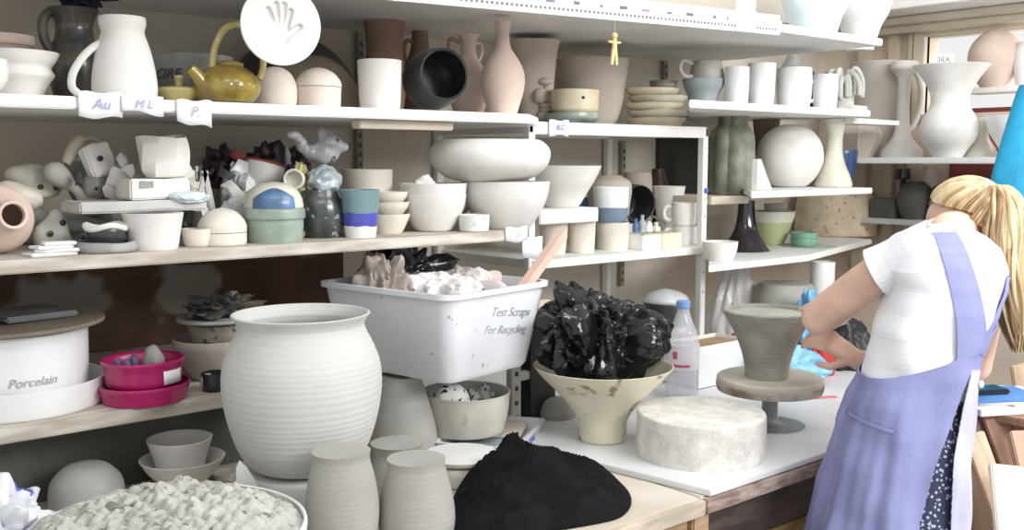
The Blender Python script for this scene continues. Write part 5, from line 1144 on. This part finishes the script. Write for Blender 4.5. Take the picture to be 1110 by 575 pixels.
# body silhouette table: picture row -> left, right, distance, half depth (m)
TAB=[(238,1012,1047,1.86,.052),(243,1000,1052,1.85,.060),(249,985,1060,1.84,.072),(258,966,1076,1.83,.088),(270,955,1088,1.82,.102),(290,953,1093,1.815,.115),(310,958,1092,1.81,.122),(335,953,1083,1.80,.122),(362,944,1072,1.79,.116),(390,936,1063,1.785,.110),(410,929,1060,1.785,.112),(435,917,1058,1.79,.122),(465,906,1057,1.80,.138),(500,895,1056,1.805,.152),(540,883,1056,1.81,.165),(580,872,1057,1.81,.178),(650,858,1060,1.81,.195),(740,845,1064,1.81,.21),(830,838,1067,1.81,.22)]
def tb(y):
    if y<=TAB[0][0]: return TAB[0][1:]
    for a,b in zip(TAB,TAB[1:]):
        if y<=b[0]:
            t=(y-a[0])/(b[0]-a[0]); t=t*t*(3-2*t)*.4+t*.6; return [a[i]+(b[i]-a[i])*t for i in range(1,5)]
    return TAB[-1][1:]
def surf(th,y,off=0.,fold=None):
    L,Rt,D,dp=tb(y); c=atd((L+Rt)/2,y,D); hw=(Rt-L)/2*(1.8+(D-1.8)*.85)*KD/F
    ct,st=cos(th),sin(th); e=.82
    x=(abs(ct)**e)*(1 if ct>=0 else -1); z=(abs(st)**e)*(1 if st>=0 else -1)
    o=off+(fold(th,y) if fold else 0)
    return c+Rr*(hw+o)*x-F2*(dp+o)*z       # st>0 faces the viewer
def th_of(px,y,front=False):
    L,Rt,D,dp=tb(y); q=max(-.999,min(.999,(px-(L+Rt)/2)/((Rt-L)/2))); ct=abs(q)**(1/.82)*(1 if q>=0 else -1); a=acos(ct); return -a if front else a
def pix(v):
    q=v-EYE; d=q.dot(fw); return (CX+F*q.dot(rt)/d,CY-F*q.dot(up)/d)
# the garment rings are eased until their width is that of the figure
WANT=[r[:3] for r in TAB]
for it in range(3):
    for i,(y,L,R,D,dp) in enumerate(list(TAB)):
        k=min(1,max(0,(y-400)/430.)); ex=.004+.010*k
        P=[pix(surf(2*pi*j/72,y,ex))[0] for j in range(72)]
        TAB[i]=(y,L+WANT[i][1]-min(P),R+WANT[i][2]-max(P),D,dp)
# t-shirt
def wr(th,y): return .0022*sin(5*th+y*.06)+.0026*sin(y*.09+2.5*th)*(1 if y>290 else .3)
bm=bmesh.new(); rows=[]; n=90; ys=[238+(425-238)*(i/46)**1.25 for i in range(47)]
for y in ys: rows.append([bm.verts.new(surf(2*pi*k/n,y,-.010*max(0,(y-392)/33),wr)-RO) for k in range(n)])
for A1,B1 in zip(rows,rows[1:]):
    for k in range(n): bm.faces.new((A1[k],A1[(k+1)%n],B1[(k+1)%n],B1[k]))
def sleeve(a,b,r0,r1):
    d=(b-a).normalized(); u=d.orthogonal().normalized(); w=d.cross(u); R_=[]
    for i in range(9):
        t=i/8; r=r0+(r1-r0)*t+.003*sin(6*t); R_.append([bm.verts.new(a+(b-a)*t+(u*cos(2*pi*k/32)+w*sin(2*pi*k/32))*(r+.002*sin(3*2*pi*k/32+4*t))-RO) for k in range(32)])
    for A1,B1 in zip(R_,R_[1:]):
        for k in range(32): bm.faces.new((A1[k],A1[(k+1)%32],B1[(k+1)%32],B1[k]))
sl=J['shl']; dl=(J['ell']-sl).normalized(); sleeve(sl-dl*.06+Rr*.045+ZZ*.004,sl+dl*.058,.056,.0615)
sr=J['shr']; dr=(J['elr']-sr).normalized(); sleeve(sr-dr*.03,sr+dr*.09,.052,.054)
cloth_white=M('white_jersey',(.83,.84,.87),.8,.02,6,.05,60)
o=bm_obj('t_shirt',bm,cloth_white,root,sharp=0); md=o.modifiers.new('s','SOLIDIFY'); md.thickness=.002
# pinafore dress
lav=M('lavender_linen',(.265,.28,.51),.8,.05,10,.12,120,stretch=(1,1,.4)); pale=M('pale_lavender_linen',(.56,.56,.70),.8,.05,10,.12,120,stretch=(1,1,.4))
def fold(th,y):
    k=max(0,(y-400)/430.); k=min(1,k)
    return .004-.022*k+k*(.018*sin(7*th+1.1)+.012*sin(13*th+.4+y*.004)+.006*sin(23*th))+.0025*sin(y*.07+4*th)
def ytop(th):
    px=(935+1063)/2+62*(abs(cos(th))**.82)*(1 if cos(th)>=0 else -1)
    pts=[(930,408),(960,398),(1000,384),(1030,368),(1048,355),(1063,338)]
    for a,b in zip(pts,pts[1:]):
        if px<=b[0]: return a[1]+(b[1]-a[1])*max(0,(px-a[0]))/(b[0]-a[0])
    return 338
SLIT=[(1054,402),(1044,446),(1034,500),(1031,575),(1031,900),(978,900),(996,575),(1012,512),(1032,460),(1044,425)]
def inside(p,poly):
    r=False
    for (x1,y1),(x2,y2) in zip(poly,poly[1:]+poly[:1]):
        if (y1>p[1])!=(y2>p[1]) and p[0]<(x2-x1)*(p[1]-y1)/(y2-y1)+x1: r=not r
    return r
PALE=[]; bm=bmesh.new(); rows=[]; n=600; m=140
for j in range(m+1):
    row=[]
    for k in range(n):
        th=2*pi*k/n; y0=ytop(th); y=y0+(800-y0)*(j/m)**1.15; row.append(bm.verts.new(surf(th,y,.004,fold)-RO))
    rows.append(row)
for j in range(m):
    for k in range(n):
        th=2*pi*(k+.5)/n; c=(rows[j][k].co+rows[j+1][(k+1)%n].co)/2+RO; px=pix(c)
        if sin(th)>0 and inside(px,SLIT): continue
        f=bm.faces.new((rows[j][k],rows[j][(k+1)%n],rows[j+1][(k+1)%n],rows[j+1][k]))
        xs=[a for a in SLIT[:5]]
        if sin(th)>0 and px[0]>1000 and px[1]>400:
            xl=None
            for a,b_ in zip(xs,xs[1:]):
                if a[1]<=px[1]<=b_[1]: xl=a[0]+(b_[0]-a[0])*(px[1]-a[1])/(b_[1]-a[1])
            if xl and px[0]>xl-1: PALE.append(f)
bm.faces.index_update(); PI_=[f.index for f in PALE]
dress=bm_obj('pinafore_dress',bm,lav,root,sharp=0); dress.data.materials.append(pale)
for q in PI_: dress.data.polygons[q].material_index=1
md=dress.modifiers.new('s','SOLIDIFY'); md.thickness=.0025; md.offset=1
def ribbon(name,le,ri,mat,over=None,off=.009):
    le=cr(le,8); ri=cr(ri,8); bm=bmesh.new(); rows=[]
    for a,b in zip(le,ri):
        rows.append([bm.verts.new(surf(th_of(a.x+(b.x-a.x)*i/8,a.y+(b.y-a.y)*i/8),a.y+(b.y-a.y)*i/8,off)-RO) for i in range(9)])
    if over:
        for k in range(1,8):
            base=[v.co.copy() for v in rows[0]] if k==1 else base0
            base0=base; t=k/7
            rows.insert(0,[bm.verts.new(p+F2*.15*t+ZZ*(.020*sin(pi*t)-.05*t*t)) for p in base0])
    for A1,B1 in zip(rows,rows[1:]):
        for i in range(8): bm.faces.new((A1[i],A1[i+1],B1[i+1],B1[i]))
    o=bm_obj(name,bm,mat,dress,sharp=0); md=o.modifiers.new('s','SOLIDIFY'); md.thickness=.003; return o
ribbon('strap',[(999,250),(1000,270),(1005,305),(1010,345),(1011,385)],[(1020,248),(1025,270),(1032,305),(1039,340),(1044,368)],lav,False)
ribbon('strap',[(1070,294),(1060,322),(1048,345),(1028,369)],[(1091,306),(1090,324),(1080,352),(1060,388)],lav,False,.007)
b=bmesh.new(); p=surf(th_of(1040,408),408,.012); ball(b,p-RO,(.006,.006,.009),12); bm_obj('button',b,whiteg,dress)
# patch pocket seam at the hip
le=[(908,440),(930,446),(948,450)]; ri=[(908,443),(930,449),(948,453)]
ribbon('pocket_edge',le,ri,M('lavender_seam',(.27,.275,.52),.8,.05,10),False,.012)
# dotted under dress
dm=bpy.data.materials.new('dotted_navy_cloth'); dm.use_nodes=True; nt=dm.node_tree; bs=nt.nodes['Principled BSDF']; N=nt.nodes.new
tc=N('ShaderNodeTexCoord'); vo=N('ShaderNodeTexVoronoi'); vo.inputs['Scale'].default_value=105; rp=N('ShaderNodeValToRGB'); rp.color_ramp.elements[0].position=.30; rp.color_ramp.elements[1].position=.36
rp.color_ramp.elements[0].color=(.42,.44,.55,1); rp.color_ramp.elements[1].color=(.03,.035,.075,1)
nt.links.new(tc.outputs['Object'],vo.inputs['Vector']); nt.links.new(vo.outputs['Distance'],rp.inputs[0]); nt.links.new(rp.outputs[0],bs.inputs['Base Color']); bs.inputs['Roughness'].default_value=.85
bm=bmesh.new(); rows=[]; n=100
for j in range(40):
    y=395+(770-395)*j/39; rows.append([bm.verts.new(surf(2*pi*k/n,y,-.014,lambda th,yy:.4*fold(th,yy))-RO) for k in range(n)])
for A1,B1 in zip(rows,rows[1:]):
    for k in range(n): bm.faces.new((A1[k],A1[(k+1)%n],B1[(k+1)%n],B1[k]))
bm_obj('under_dress',bm,dm,root,sharp=0)
# shoes
for sx in (-1,1):
    b=bmesh.new(); h=J['pelvis']+Rr*sx*.075; c=Vector((h.x,h.y,0))
    for i in range(12):
        t=i/11; ball(b,c+F2*(-.035+.20*t)+ZZ*(.042-.012*t),(.043-.006*abs(t-.6),.043,.042-.014*t),14)
    for v in b.verts: v.co.z=max(v.co.z,0); v.co-=RO
    link('shoe',remesh(b,.006,'shoe',2),M('shoe_leather',(.12,.10,.09),.5),root,sharp=0)
# hair: scalp strands drawn back to the tie, then a ponytail
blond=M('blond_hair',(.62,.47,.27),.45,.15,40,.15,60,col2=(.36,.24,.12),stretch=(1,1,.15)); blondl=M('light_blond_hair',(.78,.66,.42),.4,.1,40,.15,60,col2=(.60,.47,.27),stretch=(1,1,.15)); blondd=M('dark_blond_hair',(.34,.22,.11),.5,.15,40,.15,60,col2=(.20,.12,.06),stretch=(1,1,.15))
tie=atd(1074,207,1.90); random.seed(11)
def hsurf(v,o=0.):
    """point on the hair shell in direction v (head frame)"""
    v=v.normalized(); return hp(0,-.012,.018)+HM@Vector((v.x*(.079+o),v.y*(.098+o),v.z*(.095+o)))
inv=HM.transposed(); td=inv@(tie-hp(0,-.012,.018)); td=Vector((td.x/.079,td.y/.098,td.z/.095)).normalized()
groups={0:bmesh.new(),1:bmesh.new(),2:bmesh.new()}
capb=bmesh.new(); bmesh.ops.create_uvsphere(capb,u_segments=40,v_segments=24,radius=1)
dele=[]
for v in capb.verts:
    d=v.co.normalized()
    if (d.y>  .30-.74*max(0,1-max(0,d.z)*1.3)*abs(d.x) and d.z<.78) or (d.z<-.30 and d.y>-.35) or d.z<-.72 : dele.append(v)
    v.co=hsurf(d,-.002)-RO
bmesh.ops.delete(capb,geom=dele,context='VERTS')
o=bm_obj('hair',capb,blondd,root,sharp=0); md=o.modifiers.new('s','SOLIDIFY'); md.thickness=.004; hair=o
for i in range(150):
    a=2*pi*i/150+random.uniform(-.02,.02)
    # hairline loop around the face and nape
    st=Vector((cos(a),.05+.36*max(0,sin(a))-.60*abs(cos(a))*max(0,1-max(0,sin(a))*1.3),sin(a))).normalized() if sin(a)>-.15 else Vector((cos(a)*.95,-.15-.75*(-sin(a)),sin(a)*.75)).normalized()
    pts=[]
    for k in range(9):
        t=k/8; d=(st*(1-t)+td*t)
        if d.length<.15: d=st.cross(td)+d
        pts.append(hsurf(d,.001+random.uniform(0,.003)+.006*sin(pi*t)+ (.006*t))-RO)
    up_=pts[3].z
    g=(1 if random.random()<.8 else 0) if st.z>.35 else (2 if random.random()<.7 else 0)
    tube_bm(pts,lambda t:.0042-.0015*t,6,2,groups[g])
P0=[atd(*q) for q in ((1070,208,1.905),(1080,203,1.885),(1088,218,1.865),(1091,250,1.845),(1092,285,1.83),(1097,320,1.82),(1104,350,1.82),(1106,382,1.825))]
for i in range(120):
    a=random.uniform(0,2*pi); q=sqrt(random.random()); pts=[]; ph=random.uniform(0,6)
    wid=(.010,.019,.036,.050,.054,.047,.036,.014)
    end=random.uniform(.86,1.0)
    for k,pp in enumerate(P0):
        w_=wid[k]*q; s_=1+.12*sin(k*1.3+ph)
        pts.append(pp+Rr*cos(a)*w_*s_+F2*sin(a)*w_*.7*s_+Rr*.006*sin(k*1.7+ph)-RO)
    if end<.93: pts[-1]=pts[-2]+(pts[-1]-pts[-2])*.4
    x=cos(a)*q
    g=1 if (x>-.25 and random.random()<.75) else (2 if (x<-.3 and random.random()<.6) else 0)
    tube_bm(pts,lambda t:.0055*(1-.75*t**3),6,4,groups[g])
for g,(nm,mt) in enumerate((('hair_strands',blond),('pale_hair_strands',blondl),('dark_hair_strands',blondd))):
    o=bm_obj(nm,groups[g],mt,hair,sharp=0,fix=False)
bm_obj('hair_tie',tube_bm([tie-RO+Rr*.016*cos(2*pi*k/16)*.7+ZZ*.017*sin(2*pi*k/16)+F2*.004 for k in range(17)],.0055,8,2),M('yellow_green_tie',(.62,.62,.25),.6),hair)
# ------------------------------------------------------------------ light
w=bpy.data.worlds.new('world'); bpy.context.scene.world=w; w.use_nodes=True
w.node_tree.nodes['Background'].inputs[0].default_value=(.975,.985,1,1); w.node_tree.nodes['Background'].inputs[1].default_value=.9
def area(name,loc,aim,size,power,col=(1,1,1)):
    l=bpy.data.lights.new(name,'AREA'); l.shape='RECTANGLE'; l.size=size[0]; l.size_y=size[1]; l.energy=power; l.color=col
    o=bpy.data.objects.new(name,l); C.objects.link(o); o.location=loc; o.rotation_euler=(Vector(aim)-Vector(loc)).to_track_quat('-Z','Y').to_euler()
area('ceiling_and_fill_lamp',(.4,.5,2.9),(.7,1.2,.8),(1.5,.5),8)
area('ceiling_and_fill_lamp',(2.3,.3,2.75),(2.9,2.2,1.2),(1.5,.6),22)
area('ceiling_and_fill_lamp',(2.4,-1.3,2.45),(2.6,2.7,1.3),(2.0,.7),75)  # added fill, out of view: sends frontal light under the shelves onto the wall
area('window_daylight',(EX+.4,1.2,2.1),(2.2,1.2,1.0),(1.,.6),18,(1,.97,.92))
sc=bpy.context.scene; sc.view_settings.view_transform='Standard'; sc.view_settings.look='None'; sc.view_settings.gamma=1; sc.view_settings.use_curve_mapping=False; sc.view_settings.exposure=.1
